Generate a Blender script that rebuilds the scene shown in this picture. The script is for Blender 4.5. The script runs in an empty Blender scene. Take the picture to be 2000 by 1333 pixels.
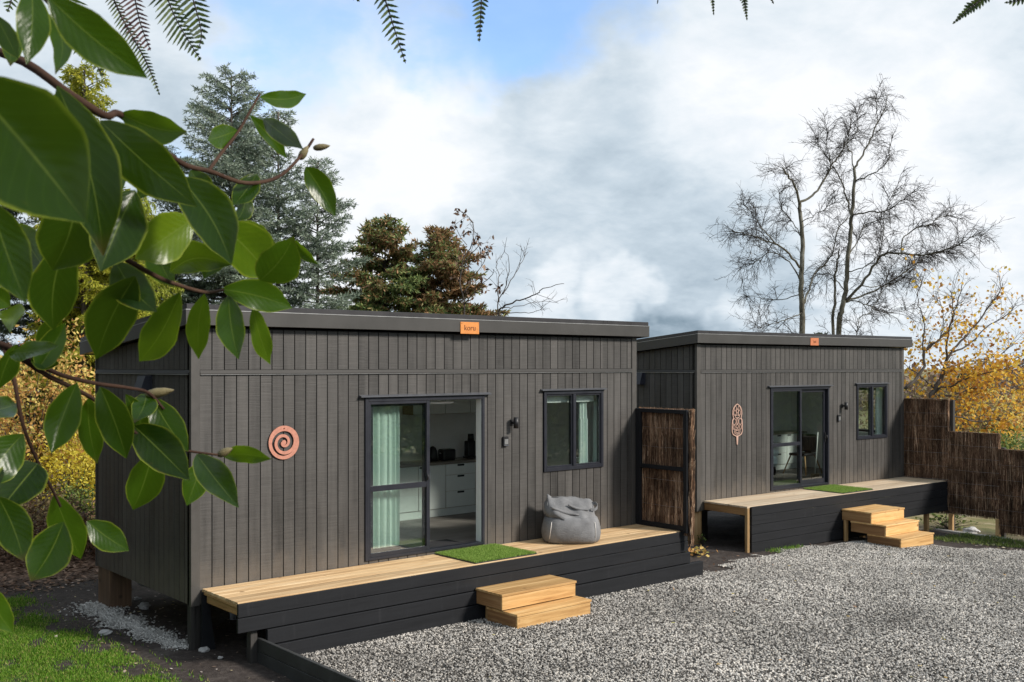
import bpy, bmesh, math, random
import numpy as np
from mathutils import Vector, Matrix

sc = bpy.context.scene
COL = sc.collection
R = math.radians

# ------------------------------------------------------------------ camera
FPX, YAW, HY = 1998.1, 0.7097, 713.6            # focal length and horizon of the 2000 px wide photograph
CAM = np.array([-4.7389, -11.0205, 2.5148])
FW = np.array([math.sin(YAW), math.cos(YAW), 0.0])
RT = np.array([math.cos(YAW), -math.sin(YAW), 0.0])
UP = np.array([0.0, 0.0, 1.0])
cam = bpy.data.cameras.new("camera")
cam.sensor_width = 36.0
cam.lens = 36.0 * FPX / 2000.0
cam.shift_y = (HY - 666.5) / 2000.0
cam.clip_start = 0.05
cam.clip_end = 3000.0
cam.dof.use_dof = True
cam.dof.focus_distance = 13.0
cam.dof.aperture_fstop = 20.0
cam_o = bpy.data.objects.new("camera", cam)
COL.objects.link(cam_o)
cam_o.location = CAM
cam_o.rotation_euler = (math.pi / 2, 0.0, -YAW)
sc.camera = cam_o


def ray(px, py):
    return FW + RT * (px - 1000.0) / FPX + UP * (HY - py) / FPX


def at(px, py, d):
    return CAM + ray(px, py) * d


# ------------------------------------------------------------------ light
SUN_EL, SUN_AZ = R(31.0), R(29.0)               # azimuth right of the cabins' front
SUN = Vector((math.sin(SUN_AZ) * math.cos(SUN_EL), -math.cos(SUN_AZ) * math.cos(SUN_EL), math.sin(SUN_EL)))
sl = bpy.data.lights.new("sun", 'SUN')
sl.energy = 3.3
sl.angle = R(10.0)
sl.color = (1.0, 0.93, 0.84)
so = bpy.data.objects.new("sun", sl)
so.rotation_euler = (-SUN).to_track_quat('-Z', 'Y').to_euler()
so.location = (20, -40, 30)
COL.objects.link(so)

vs = sc.view_settings
vs.view_transform = 'Standard'
vs.look = 'None'
vs.exposure = 0.47
vs.gamma = 1.0
vs.use_curve_mapping = False
sc.render.engine = 'CYCLES'
sc.cycles.use_denoising = True
sc.cycles.max_bounces = 8
sc.cycles.transparent_max_bounces = 16
sc.cycles.caustics_reflective = False
sc.cycles.caustics_refractive = False
sc.cycles.sample_clamp_indirect = 6.0


# ------------------------------------------------------------------ node helpers
class NT:
    """small wrapper for building node trees with expressions"""

    def __init__(self, tree):
        self.t = tree

    def n(self, typ, ins=None, **props):
        nd = self.t.nodes.new(typ)
        for k, v in props.items():
            setattr(nd, k, v)
        for k, v in (ins or {}).items():
            s = nd.inputs[k]
            if isinstance(v, bpy.types.NodeSocket):
                self.t.links.new(v, s)
            else:
                s.default_value = v
        return nd

    def m(self, op, a, b=0.0, c=0.0, clamp=False):
        nd = self.n('ShaderNodeMath', {0: a, 1: b, 2: c}, operation=op)
        nd.use_clamp = clamp
        return nd.outputs[0]

    def v(self, op, a, b=(0, 0, 0), out=0):
        nd = self.n('ShaderNodeVectorMath', {0: a, 1: b}, operation=op)
        return nd.outputs[out]

    def vscale(self, a, s):
        nd = self.n('ShaderNodeVectorMath', {0: a, 'Scale': s}, operation='SCALE')
        return nd.outputs[0]

    def noise(self, vec, scale, detail=4.0, rough=0.55, dist=0.0, out='Fac', w=None):
        ins = {'Vector': vec, 'Scale': scale, 'Detail': detail, 'Roughness': rough, 'Distortion': dist}
        nd = self.t.nodes.new('ShaderNodeTexNoise')
        if w is not None:
            nd.noise_dimensions = '4D'
            ins['W'] = w
        for k, v in ins.items():
            s = nd.inputs[k]
            if isinstance(v, bpy.types.NodeSocket):
                self.t.links.new(v, s)
            else:
                s.default_value = v
        return nd.outputs[out]

    def ramp(self, fac, stops, interp='LINEAR'):
        nd = self.n('ShaderNodeValToRGB', {'Fac': fac})
        cr = nd.color_ramp
        cr.interpolation = interp
        while len(cr.elements) < len(stops):
            cr.elements.new(0.5)
        for e, (p, c) in zip(cr.elements, stops):
            e.position = p
            e.color = tuple(c) + (1.0,) if len(c) == 3 else c
        return nd.outputs['Color']

    def mr(self, x, a, b, c=0.0, d=1.0, smooth=False):
        nd = self.n('ShaderNodeMapRange', {0: x, 1: a, 2: b, 3: c, 4: d})
        if smooth:
            nd.interpolation_type = 'SMOOTHSTEP'
        return nd.outputs[0]

    def mix(self, f, a, b, mode='MIX'):
        nd = self.t.nodes.new('ShaderNodeMix')
        nd.data_type = 'RGBA'
        nd.blend_type = mode
        for s, v in ((nd.inputs[0], f), (nd.inputs[6], a), (nd.inputs[7], b)):
            if isinstance(v, bpy.types.NodeSocket):
                self.t.links.new(v, s)
            else:
                s.default_value = (tuple(v) + (1.0,)) if isinstance(v, (tuple, list)) and len(v) == 3 else v
        return nd.outputs[2]

    def mapping(self, vec, scale=(1, 1, 1), loc=(0, 0, 0)):
        nd = self.n('ShaderNodeMapping', {'Vector': vec, 'Scale': scale, 'Location': loc})
        return nd.outputs[0]

    def obj(self):
        return self.n('ShaderNodeTexCoord').outputs['Object']

    def rnd(self):
        return self.n('ShaderNodeObjectInfo').outputs['Random']

    def island(self):
        return self.n('ShaderNodeNewGeometry').outputs['Random Per Island']


# ------------------------------------------------------------------ sky
world = bpy.data.worlds.new("World")
sc.world = world
world.use_nodes = True
wt = world.node_tree
wt.nodes.clear()
W = NT(wt)
dirv = W.n('ShaderNodeTexCoord').outputs['Generated']
sky = W.n('ShaderNodeTexSky')
sky.sky_type = 'NISHITA'
sky.sun_disc = False
sky.sun_elevation = SUN_EL
sky.sun_rotation = math.pi - SUN_AZ
sky.air_density = 1.0
sky.dust_density = 0.6
sky.ozone_density = 1.6
sx = W.n('ShaderNodeSeparateXYZ', {0: dirv})
zc = W.m('ADD', W.m('MAXIMUM', sx.outputs[2], 0.0), 0.30)
pl = W.n('ShaderNodeCombineXYZ', {0: W.m('DIVIDE', sx.outputs[0], zc), 1: W.m('DIVIDE', sx.outputs[1], zc), 2: 0.0}).outputs[0]
nA = W.noise(W.v('ADD', pl, (3.1, 7.7, 0.0)), 2.2, 7.0, 0.56, 0.35)
nB = W.noise(W.v('ADD', pl, (11.4, 2.2, 4.0)), 6.0, 6.0, 0.6, 0.2)
nC = W.noise(W.v('ADD', pl, (1.4, 9.2, 8.0)), 1.1, 5.0, 0.5, 0.4)
warp = W.v('SUBTRACT', W.noise(dirv, 5.0, 5.0, 0.6, 0.0, 'Color'), (0.5, 0.5, 0.5))
dirw = W.v('NORMALIZE', W.v('ADD', dirv, W.vscale(warp, 0.20)))


def blob(px, py, rad):
    d = ray(px, py)
    d = d / np.linalg.norm(d)
    dt = W.v('DOT_PRODUCT', dirw, tuple(d), out='Value')
    return W.mr(dt, math.cos(rad), 1.0, 0.0, 1.0, True)


val = W.m('MULTIPLY_ADD', W.m('SUBTRACT', nA, 0.5), 0.78, 0.605)
val = W.m('MULTIPLY_ADD', W.m('SUBTRACT', nB, 0.5), 0.75, val)
for (px, py, rad, amt) in ((690, 190, .17, .26), (880, 270, .10, .22), (1620, 70, .20, .30), (1980, 280, .2, .16),
                           (1200, 420, .20, -.05), (1400, 560, .08, -.02), (620, 540, .09, .35),
                           (1250, 595, .035, .26), (1400, 592, .032, .26), (1120, 580, .04, .22), (1350, 650, .045, -.36), (1420, 480, .12, -.06),
                           (1750, 480, .12, .2)):
    val = W.m('MULTIPLY_ADD', blob(px, py, rad), amt, val)
cloud = W.ramp(W.m('MULTIPLY', val, 1.0, clamp=True),
               [(0.0, (.20, .28, .35)), (0.28, (.41, .50, .58)), (0.52, (.58, .67, .745)), (0.76, (.79, .85, .90)), (1.0, (.97, .98, 1.0))])
blue = W.m('ADD', blob(960, -15, .12), W.m('ADD', blob(570, -20, .13), blob(1160, -70, .12)))
blue = W.m('ADD', blue, W.mr(nC, .60, .75, 0.0, .6))
blue = W.mr(W.m('MULTIPLY_ADD', W.m('SUBTRACT', nB, 0.5), 1.6, blue), 0.18, 1.25, 0.0, 0.78, True)
skyc = W.mix(blue, W.mix(1.0, cloud, (7.35, 7.45, 7.55, 1.0), 'MULTIPLY'), W.mix(1.0, sky.outputs[0], (1.45, 1.75, 2.1, 1.0), 'MULTIPLY'))
bg = W.n('ShaderNodeBackground', {'Color': skyc, 'Strength': 0.10})
W.n('ShaderNodeOutputWorld', {'Surface': bg.outputs[0]})

# ------------------------------------------------------------------ materials


def new_mat(name):
    m = bpy.data.materials.new(name)
    m.use_nodes = True
    m.node_tree.nodes.clear()
    return m, NT(m.node_tree)


def finish(m, T, color, rough=0.6, bump=None, bstr=0.3, bdist=0.01, metal=0.0, spec=0.5, extra=None):
    ins = {'Base Color': color if isinstance(color, bpy.types.NodeSocket) else tuple(color) + (1.0,), 'Roughness': rough,
           'Metallic': metal, 'Specular IOR Level': spec}
    if extra:
        ins.update(extra)
    if bump is not None:
        b = T.n('ShaderNodeBump', {'Height': bump, 'Strength': bstr, 'Distance': bdist})
        ins['Normal'] = b.outputs[0]
    p = T.n('ShaderNodeBsdfPrincipled', ins)
    T.n('ShaderNodeOutputMaterial', {'Surface': p.outputs[0]})
    return m


MAT = {}


def plain(name, col, rough=0.5, metal=0.0, var=0.12, nscale=6.0, bstr=0.15, spec=0.5):
    m, T = new_mat(name)
    n = T.noise(T.obj(), nscale, 5.0, 0.6)
    f = T.mr(n, 0.25, 0.75, 1.0 - var, 1.0 + var)
    c = T.mix(1.0, col, T.n('ShaderNodeCombineColor', {0: f, 1: f, 2: f}).outputs[0], 'MULTIPLY')
    MAT[name] = finish(m, T, c, T.mr(n, 0.2, 0.8, max(0.05, rough - .08), min(1, rough + .08)), T.noise(T.obj(), nscale * 12, 3.0), bstr, 0.003, metal, spec)
    return m


def make_cladding(name, col):
    m, T = new_mat(name)
    o = T.obj()
    w = T.rnd()
    seed = T.m('MULTIPLY', w, 37.0)
    saw = T.noise(T.mapping(o, (2.5, 2.5, 95.0)), 1.0, 3.0, 0.6, 0.0, 'Fac', seed)
    streak = T.noise(T.mapping(o, (9.0, 9.0, 0.7)), 1.0, 5.0, 0.6, 0.0, 'Fac', seed)
    blot = T.noise(o, 1.7, 5.0, 0.6)
    f = T.m('MULTIPLY_ADD', T.m('SUBTRACT', saw, 0.5), 1.05, 1.0)
    f = T.m('MULTIPLY_ADD', T.m('SUBTRACT', streak, 0.5), 1.3, f)
    f = T.m('MULTIPLY_ADD', T.m('SUBTRACT', blot, 0.5), 0.7, f)
    f = T.m('MULTIPLY_ADD', T.m('SUBTRACT', w, 0.5), 0.50, f)
    chalk = T.mr(T.noise(T.mapping(o, (22.0, 22.0, 3.0)), 1.0, 6.0, 0.7), .66, .82, 0.0, .35)
    c = T.mix(1.0, col, T.n('ShaderNodeCombineColor', {0: f, 1: f, 2: f}).outputs[0], 'MULTIPLY')
    c = T.mix(chalk, c, (.27, .27, .265))
    oz = T.n('ShaderNodeSeparateXYZ', {0: o}).outputs[2]
    dirt = T.mr(T.m('MULTIPLY_ADD', T.noise(T.mapping(o, (6, 6, 3)), 1.0, 5.0, .65), -.9, oz), -.30, .08, .5, 0.0)
    c = T.mix(dirt, c, (.15, .125, .10))
    MAT[name] = finish(m, T, c, T.mr(streak, .3, .7, .42, .62), saw, 0.55, 0.004, 0.0, 0.45)


make_cladding('cladding', (.0600, .0560, .0525))
plain('trim', (.068, .063, .058), 0.45, var=0.1)
plain('groove', (.006, .0055, .005), 0.8)
plain('fascia_metal', (.055, .052, .049), 0.38, 0.0, 0.08, 1.5, 0.05)
plain('cap_metal', (.055, .052, .055), 0.30, 0.3, 0.1, 3.0, 0.1)
plain('belt', (.040, .038, .036), 0.5, 0.0, 0.25, 1.2, 0.1, 0.22)
plain('edge_bright', (.36, .36, .36), 0.35, 0.5)
plain('alu', (.020, .022, .031), 0.40, 0.2, 0.08)
plain('alu_edge', (.10, .105, .12), 0.4, 0.3)
plain('black_plastic', (.012, .012, .014), 0.45)
plain('hood', (.026, .028, .040), 0.5)
plain('white_wall', (.84, .84, .82), 0.7, var=0.05)
plain('cupboard', (.80, .84, .82), 0.45, var=0.04)
plain('ply_edge', (.33, .24, .15), 0.6)
plain('bench', (.24, .21, .18), 0.35)
plain('silver', (.45, .45, .46), 0.3, 0.8)
plain('copper_rust', (.50, .215, .150), 0.65, 0.0, 0.22, 30.0, 0.2)
plain('pale_copper', (.52, .33, .26), 0.6, 0.0, 0.2, 30.0, 0.2)
plain('sign_copper', (.66, .24, .05), 0.5, 0.0, 0.18, 20.0, 0.2)
plain('sign_rust', (.52, .17, .07), 0.5, 0.0, 0.2, 20.0, 0.2)
plain('engraved', (.16, .045, .012), 0.7)
plain('piping', (.62, .58, .54), 0.7)
plain('rubber_mat', (.025, .025, .028), 0.8)
plain('concrete', (.30, .285, .265), 0.9, 0.0, 0.25, 9.0, 0.5)
plain('rock', (.46, .45, .44), 0.9, 0.0, 0.25, 14.0, 0.6)
plain('pipe', (.42, .43, .46), 0.45)
plain('bedding', (.72, .78, .80), 0.9)
plain('wire', (.34, .31, .29), 0.5, 0.3)
plain('dark_board', (.040, .041, .041), 0.6, 0.0, 0.3, 4.0, 0.4)
plain('green_glass', (.05, .35, .22), 0.2)


def make_painted_board():
    m, T = new_mat('black_paint')
    o = T.obj()
    w = T.m('MULTIPLY', T.rnd(), 50.0)
    g = T.noise(T.mapping(o, (1.2, 30.0, 30.0)), 1.0, 5.0, 0.6, 0.2, 'Fac', w)
    d = T.noise(T.mapping(o, (14.0, 14.0, 1.2)), 1.0, 4.0, 0.6, 0.0, 'Fac', w)
    b = T.noise(o, 2.0, 4.0, 0.6)
    f = T.m('MULTIPLY_ADD', T.m('SUBTRACT', g, .5), .7, 1.0)
    f = T.m('MULTIPLY_ADD', T.m('SUBTRACT', b, .5), .5, f)
    c = T.mix(1.0, (.0105, .0114, .0140), T.n('ShaderNodeCombineColor', {0: f, 1: f, 2: f}).outputs[0], 'MULTIPLY')
    c = T.mix(T.mr(d, .60, .80, 0, .30), c, (.055, .055, .06))
    MAT['black_paint'] = finish(m, T, c, T.mr(g, .3, .7, .5, .75), g, .4, .003, 0, .28)


make_painted_board()


def make_wood(name, axis, c0, c1, c2, knots=True):
    m, T = new_mat(name)
    o = T.obj()
    w = T.rnd()
    seed = T.m('MULTIPLY', w, 61.0)
    st = [26.0, 26.0, 26.0]
    st[axis] = 1.3
    g1 = T.noise(T.mapping(o, tuple(st)), 1.0, 6.0, 0.62, 0.8, 'Fac', seed)
    st2 = [5.0, 5.0, 5.0]
    st2[axis] = 0.5
    g2 = T.noise(T.mapping(o, tuple(st2)), 1.0, 4.0, 0.5, 0.5, 'Fac', seed)
    c = T.ramp(T.m('ADD', T.m('MULTIPLY', g1, .6), T.m('MULTIPLY', g2, .45)), [(.36, c0), (.52, c1), (.66, c2)])
    f = T.mr(w, 0, 1, .76, 1.14)
    c = T.mix(1.0, c, T.n('ShaderNodeCombineColor', {0: f, 1: f, 2: f}).outputs[0], 'MULTIPLY')
    if knots:
        k = T.n('ShaderNodeTexVoronoi', {'Vector': T.mapping(o, (3.0, 3.0, 3.0)), 'Scale': 1.0}, feature='F1').outputs['Distance']
        c = T.mix(T.mr(k, .05, .11, .75, 0.0), c, (c0[0] * .45, c0[1] * .4, c0[2] * .35))
    st3 = T.noise(o, 2.3, 5.0, .65, .3)
    c = T.mix(T.mr(st3, .60, .78, 0, .45), c, (c0[0] * .6, c0[1] * .58, c0[2] * .6))
    MAT[name] = finish(m, T, c, T.mr(g1, .3, .7, .55, .75), g1, .35, .003)


make_wood('deck_wood', 0, (.43, .235, .10), (.66, .445, .235), (.78, .59, .365))
make_wood('deck_wood_b', 0, (.47, .33, .20), (.63, .49, .34), (.72, .61, .46))
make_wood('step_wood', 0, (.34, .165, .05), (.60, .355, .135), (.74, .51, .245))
make_wood('shaded_side_wood', 1, (.17, .08, .03), (.30, .155, .06), (.42, .25, .11))  # step timber in darker tones, shade painted into the step sides
make_wood('post_wood', 2, (.24, .13, .05), (.40, .24, .10), (.52, .35, .17))
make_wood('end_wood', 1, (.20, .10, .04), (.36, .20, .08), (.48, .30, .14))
make_wood('floor_wood', 0, (.12, .105, .098), (.19, .168, .155), (.26, .235, .215), False)
make_wood('pile_wood', 2, (.06, .035, .02), (.12, .07, .04), (.2, .12, .07))
make_wood('dark_timber', 2, (.02, .018, .017), (.035, .032, .03), (.06, .055, .05), False)


def make_glass():
    m, T = new_mat('glass')
    tr = T.n('ShaderNodeBsdfTransparent', {'Color': (.945, .982, .965, 1)})
    gl = T.n('ShaderNodeBsdfGlossy', {'Color': (1, 1, 1, 1), 'Roughness': 0.0})
    fc = T.n('ShaderNodeLayerWeight', {'Blend': .5}).outputs['Facing']
    fac = T.m('MULTIPLY_ADD', T.m('POWER', fc, 5.0), .96, .085, clamp=True)
    mx = T.n('ShaderNodeMixShader', {0: fac, 1: tr.outputs[0], 2: gl.outputs[0]})
    T.n('ShaderNodeOutputMaterial', {'Surface': mx.outputs[0]})
    MAT['glass'] = m


make_glass()


def translucent_mat(name, color_fn, trans=0.35, rough=0.5, spec=0.4):
    """thin sheet that lets some light through: leaves, curtain"""
    m, T = new_mat(name)
    c, bump = color_fn(T)
    ins = {'Base Color': c, 'Roughness': rough, 'Specular IOR Level': spec}
    if bump is not None:
        ins['Normal'] = T.n('ShaderNodeBump', {'Height': bump, 'Strength': .35, 'Distance': .002}).outputs[0]
    p = T.n('ShaderNodeBsdfPrincipled', ins)
    t = T.n('ShaderNodeBsdfTranslucent', {'Color': c})
    mx = T.n('ShaderNodeMixShader', {0: trans, 1: p.outputs[0], 2: t.outputs[0]})
    T.n('ShaderNodeOutputMaterial', {'Surface': mx.outputs[0]})
    MAT[name] = m


def ramp_leaf(name, stops, trans=.3, rough=.55, spec=.3):
    def fn(T):
        return T.ramp(T.island(), stops), None
    translucent_mat(name, fn, trans, rough, spec)


translucent_mat('curtain', lambda T: (T.mix(T.noise(T.obj(), 3.0, 3.0), (.84, .95, .90), (.90, .97, .94)), None), .35, .8, .1)
ramp_leaf('cedar_needles', [(0, (.09, .125, .085)), (.35, (.19, .245, .18)), (.7, (.32, .385, .30)), (1, (.48, .54, .45))], .25, .6, .25)
ramp_leaf('dark_needles', [(0, (.03, .045, .025)), (.6, (.06, .085, .05)), (1, (.13, .15, .10))], .15)
ramp_leaf('lime_needles', [(0, (.19, .24, .03)), (.4, (.34, .40, .05)), (.8, (.52, .56, .09)), (1, (.68, .66, .14))], .45)
ramp_leaf('gold_needles', [(0, (.17, .21, .02)), (.5, (.40, .42, .05)), (1, (.72, .66, .09))], .45)
ramp_leaf('rust_needles', [(0, (.10, .09, .035)), (.3, (.21, .165, .065)), (.62, (.33, .19, .095)), (1, (.52, .31, .17))], .3)
ramp_leaf('rust_green_needles', [(0, (.07, .115, .045)), (.4, (.17, .25, .085)), (.75, (.32, .39, .14)), (1, (.42, .34, .15))], .3)
ramp_leaf('yellow_leaves', [(0, (.34, .15, .05)), (.25, (.66, .36, .12)), (.5, (.78, .54, .18)), (.75, (.80, .66, .20)), (1, (.50, .52, .15))], .4)
ramp_leaf('amber_leaves', [(0, (.36, .15, .04)), (.3, (.62, .32, .06)), (.7, (.82, .50, .05)), (1, (.84, .64, .12))], .45)
ramp_leaf('brown_leaves', [(0, (.05, .028, .018)), (.5, (.13, .07, .04)), (.8, (.24, .13, .08)), (1, (.40, .28, .20))], .15)
ramp_leaf('dull_shrub', [(0, (.10, .075, .05)), (.4, (.20, .13, .08)), (.75, (.22, .20, .08)), (1, (.36, .24, .14))], .25)
ramp_leaf('green_shrub', [(0, (.04, .075, .015)), (.5, (.11, .17, .035)), (1, (.30, .35, .10))], .35)
ramp_leaf('hedge', [(0, (.06, .11, .02)), (.5, (.17, .27, .05)), (1, (.42, .50, .14))], .65)
ramp_leaf('far_green', [(0, (.03, .04, .02)), (.5, (.06, .075, .035)), (1, (.12, .12, .06))], .2)
ramp_leaf('far_purple', [(0, (.13, .09, .08)), (.5, (.21, .15, .13)), (1, (.30, .22, .17))], .2)
ramp_leaf('grass', [(0, (.05, .12, .010)), (.45, (.13, .29, .022)), (.78, (.24, .43, .045)), (.90, (.36, .42, .09)), (1, (.46, .38, .16))], .4, .6)
ramp_leaf('turf', [(0, (.13, .23, .035)), (.6, (.26, .42, .075)), (1, (.46, .58, .16))], .3, .6)
ramp_leaf('fern', [(0, (.035, .06, .02)), (.5, (.06, .10, .025)), (1, (.13, .18, .03))], .4, .5)
ramp_leaf('fern_red', [(0, (.06, .022, .025)), (.5, (.11, .04, .045)), (1, (.10, .075, .045))], .35, .5)
def _brush(T):
    o = T.obj()
    c = T.ramp(T.island(), [(0, (.024, .014, .010)), (.4, (.080, .046, .029)), (.72, (.18, .105, .064)), (.9, (.31, .195, .12)), (1, (.54, .40, .28))])
    f = T.m('MULTIPLY', T.mr(T.noise(T.mapping(o, (7, 7, 2.2)), 1.0, 4.0, .6), .32, .68, .7, 2.2), T.mr(T.noise(o, 2.2, 3.0, .5), .3, .7, .7, 1.35))
    return T.mix(1.0, c, T.n('ShaderNodeCombineColor', {0: f, 1: f, 2: f}).outputs[0], 'MULTIPLY'), None


translucent_mat('brushwood', _brush, 0.0, .8, .2)
ramp_leaf('chips', [(0, (.10, .07, .05)), (.5, (.28, .2, .16)), (.8, (.5, .45, .42)), (1, (.62, .5, .2))], .1, .8)
ramp_leaf('gold_leaves', [(0, (.40, .30, .03)), (.5, (.68, .56, .05)), (1, (.75, .68, .12))], .4)
plain('bud', (.16, .13, .06), 0.6, 0.0, 0.35, 40.0, 0.3)
plain('spill', (.62, .60, .57), 0.95, 0.0, 0.35, 25.0, 0.6)


def make_bark(name, c0, c1, c2):
    m, T = new_mat(name)
    o = T.obj()
    n = T.noise(T.mapping(o, (6, 6, 2.0)), 1.0, 6.0, .65, .6)
    MAT[name] = finish(m, T, T.ramp(n, [(.32, c0), (.5, c1), (.68, c2)]), .85, n, .5, .02, 0, .2)


make_bark('birch_bark', (.045, .040, .032), (.13, .12, .09), (.27, .26, .22))
make_bark('dark_bark', (.022, .018, .016), (.042, .034, .030), (.07, .06, .052))
make_bark('grey_bark', (.05, .042, .036), (.09, .075, .065), (.14, .12, .105))
make_bark('twig_bark', (.022, .011, .008), (.045, .023, .015), (.085, .048, .03))


def make_big_leaf():
    """glossy evergreen leaf: u across, v along"""
    m, T = new_mat('evergreen_leaf')
    uv = T.n('ShaderNodeTexCoord').outputs['UV']
    s = T.n('ShaderNodeSeparateXYZ', {0: uv})
    u = T.m('ABSOLUTE', T.m('SUBTRACT', s.outputs[0], 0.5))
    v = s.outputs[1]
    w = T.n('ShaderNodeSeparateColor', {0: T.n('ShaderNodeObjectInfo').outputs['Color']}).outputs[0]
    blot = T.noise(uv, 3.5, 4.0, .6, .0, 'Fac', T.m('MULTIPLY', w, 40.0))
    base = T.ramp(T.m('ADD', T.m('MULTIPLY', w, .86), T.m('MULTIPLY', blot, .22)),
                  [(.12, (.006, .020, .002)), (.42, (.016, .046, .003)), (.68, (.042, .098, .005)), (1.0, (.15, .22, .010))])
    ribw = T.mr(v, 0.0, 1.0, .030, .010)
    rib = T.m('SUBTRACT', 1.0, T.m('DIVIDE', u, ribw), clamp=True)
    vein = T.m('SINE', T.m('MULTIPLY', T.m('SUBTRACT', v, T.m('MULTIPLY', u, .55)), 62.0))
    veinm = T.mr(vein, .90, 1.0, 0.0, .13)
    edge = T.mr(u, .445, .495, 0.0, .75)
    c = T.mix(veinm, base, (.075, .16, .015))
    c = T.mix(edge, c, (.26, .31, .03))
    c = T.mix(T.m('MULTIPLY', rib, .7), c, (.17, .23, .035))
    brown = T.m('MULTIPLY', T.mr(v, .86, 1.0, 0.0, 1.0), T.mr(T.m('FRACT', T.m('MULTIPLY', w, 7.3)), .72, .80, 0, .8))
    c = T.mix(brown, c, (.06, .03, .012))
    scorch = T.m('MULTIPLY', T.mr(u, .34, .5, 0.0, 1.0), T.mr(T.noise(uv, 5.0, 3.0, .6, .0, 'Fac', T.m('MULTIPLY', w, 23.0)), .60, .70, 0, .9))
    c = T.mix(scorch, c, (.10, .075, .012))
    spots = T.mr(T.noise(uv, 26.0, 2.0, .5, .0, 'Fac', T.m('MULTIPLY', w, 90.0)), .69, .77, 0, .6)
    c = T.mix(spots, c, (.05, .035, .012))
    bump = T.m('ADD', T.m('MULTIPLY', vein, .05), T.m('MULTIPLY', blot, .8))
    bn = T.n('ShaderNodeBump', {'Height': bump, 'Strength': .25, 'Distance': .003}).outputs[0]
    p = T.n('ShaderNodeBsdfPrincipled', {'Base Color': c, 'Roughness': .27, 'Specular IOR Level': .30, 'Normal': bn})
    tc = T.mix(.5, c, (.22, .36, .01))
    t = T.n('ShaderNodeBsdfTranslucent', {'Color': tc})
    mx = T.n('ShaderNodeMixShader', {0: .40, 1: p.outputs[0], 2: t.outputs[0]})
    T.n('ShaderNodeOutputMaterial', {'Surface': mx.outputs[0]})
    MAT['evergreen_leaf'] = m


make_big_leaf()


def make_fabric():
    m, T = new_mat('grey_canvas')
    o = T.obj()
    n = T.noise(o, 5.0, 6.0, .6)
    f = T.noise(T.mapping(o, (90, 90, 90)), 1.0, 2.0)
    c = T.ramp(n, [(.3, (.15, .149, .153)), (.7, (.25, .249, .254))])
    wr = T.noise(T.mapping(o, (14, 14, 30)), 1.0, 4.0, .6, 1.2)
    MAT['grey_canvas'] = finish(m, T, c, .85, T.m('ADD', T.m('MULTIPLY', f, .12), wr), .55, .012, 0, .2)


make_fabric()


def make_ground():
    m, T = new_mat('soil')
    o = T.obj()
    s = T.n('ShaderNodeSeparateXYZ', {0: o})
    n1 = T.noise(o, 1.3, 7.0, .62)
    n2 = T.noise(o, 14.0, 6.0, .65)
    n3 = T.noise(o, 70.0, 3.0, .6)
    c = T.ramp(T.m('ADD', T.m('MULTIPLY', n2, .6), T.m('MULTIPLY', n1, .4)), [(.35, (.026, .020, .018)), (.52, (.056, .045, .040)), (.7, (.12, .10, .09))])
    c = T.mix(T.mr(n1, .58, .74, 0, .45), c, (.11, .098, .088))
    c = T.mix(T.mr(n3, .70, .78, 0, .6), c, (.24, .20, .165))
    # leaf litter bank behind the near cabin, meadow beyond
    lit = T.m('MULTIPLY', T.mr(T.m('ADD', s.outputs[1], T.m('MULTIPLY', n1, 2.0)), 5.6, 6.8), T.mr(s.outputs[0], 3.0, 5.0, 1.0, 0.0))
    c = T.mix(lit, c, T.ramp(n2, [(.35, (.05, .03, .02)), (.5, (.15, .09, .06)), (.65, (.30, .19, .13))]))
    mead = T.mr(T.m('ADD', T.m('MAXIMUM', T.m('SUBTRACT', s.outputs[0], 14.0), T.m('SUBTRACT', s.outputs[1], 9.0)), T.m('MULTIPLY', n1, 2.0)), 4.0, 6.0)
    c = T.mix(mead, c, T.ramp(n1, [(.3, (.10, .13, .035)), (.55, (.24, .20, .10)), (.75, (.42, .36, .26))]))
    MAT['soil'] = finish(m, T, c, .9, T.m('ADD', n2, T.m('MULTIPLY', n3, .4)), .8, .02, 0, .25)
    m, T = new_mat('gravel_bed')
    o = T.obj()
    vo = T.n('ShaderNodeTexVoronoi', {'Vector': o, 'Scale': 42.0}, feature='F1')
    n = T.noise(o, 1.2, 5.0, .6)
    c = T.ramp(T.n('ShaderNodeSeparateColor', {0: vo.outputs['Color']}).outputs[0], [(0, (.05, .045, .04)), (.5, (.17, .16, .15)), (1, (.40, .38, .36))])
    c = T.mix(T.mr(vo.outputs['Distance'], .25, .55, 0, .8), c, (.03, .027, .024))
    MAT['gravel_bed'] = finish(m, T, c, .9, T.m('SUBTRACT', 1.0, vo.outputs['Distance']), 1.0, .02, 0, .25)
    m, T = new_mat('gravel_stone')
    w = T.rnd()
    n = T.noise(T.n('ShaderNodeNewGeometry').outputs['Position'], .55, 4.0, .6)
    nn = T.noise(T.n('ShaderNodeNewGeometry').outputs['Position'], 90.0, 3.0, .6)
    c = T.ramp(w, [(0, (.055, .049, .044)), (.22, (.15, .138, .124)), (.45, (.35, .327, .30)), (.8, (.58, .55, .512)), (1, (.73, .67, .59))])
    f = T.m('MULTIPLY', T.mr(n, .3, .7, .62, 1.25), T.mr(nn, .3, .7, .82, 1.12))
    c = T.mix(1.0, c, T.n('ShaderNodeCombineColor', {0: f, 1: f, 2: f}).outputs[0], 'MULTIPLY')
    MAT['gravel_stone'] = finish(m, T, c, .85, None, 0, 0, 0, .3)


make_ground()
# ------------------------------------------------------------------ mesh helpers
F1 = (0.0, 0.0, 0.0, 0.0)                       # frame of the near cabin: x, y, z, turn
F2 = (10.347, 1.237, -0.034, -0.048)            # frame of the far cabin
L1, L2 = 7.308, 6.96
ORG = {}                                        # thing -> its origin in frame coordinates


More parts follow.
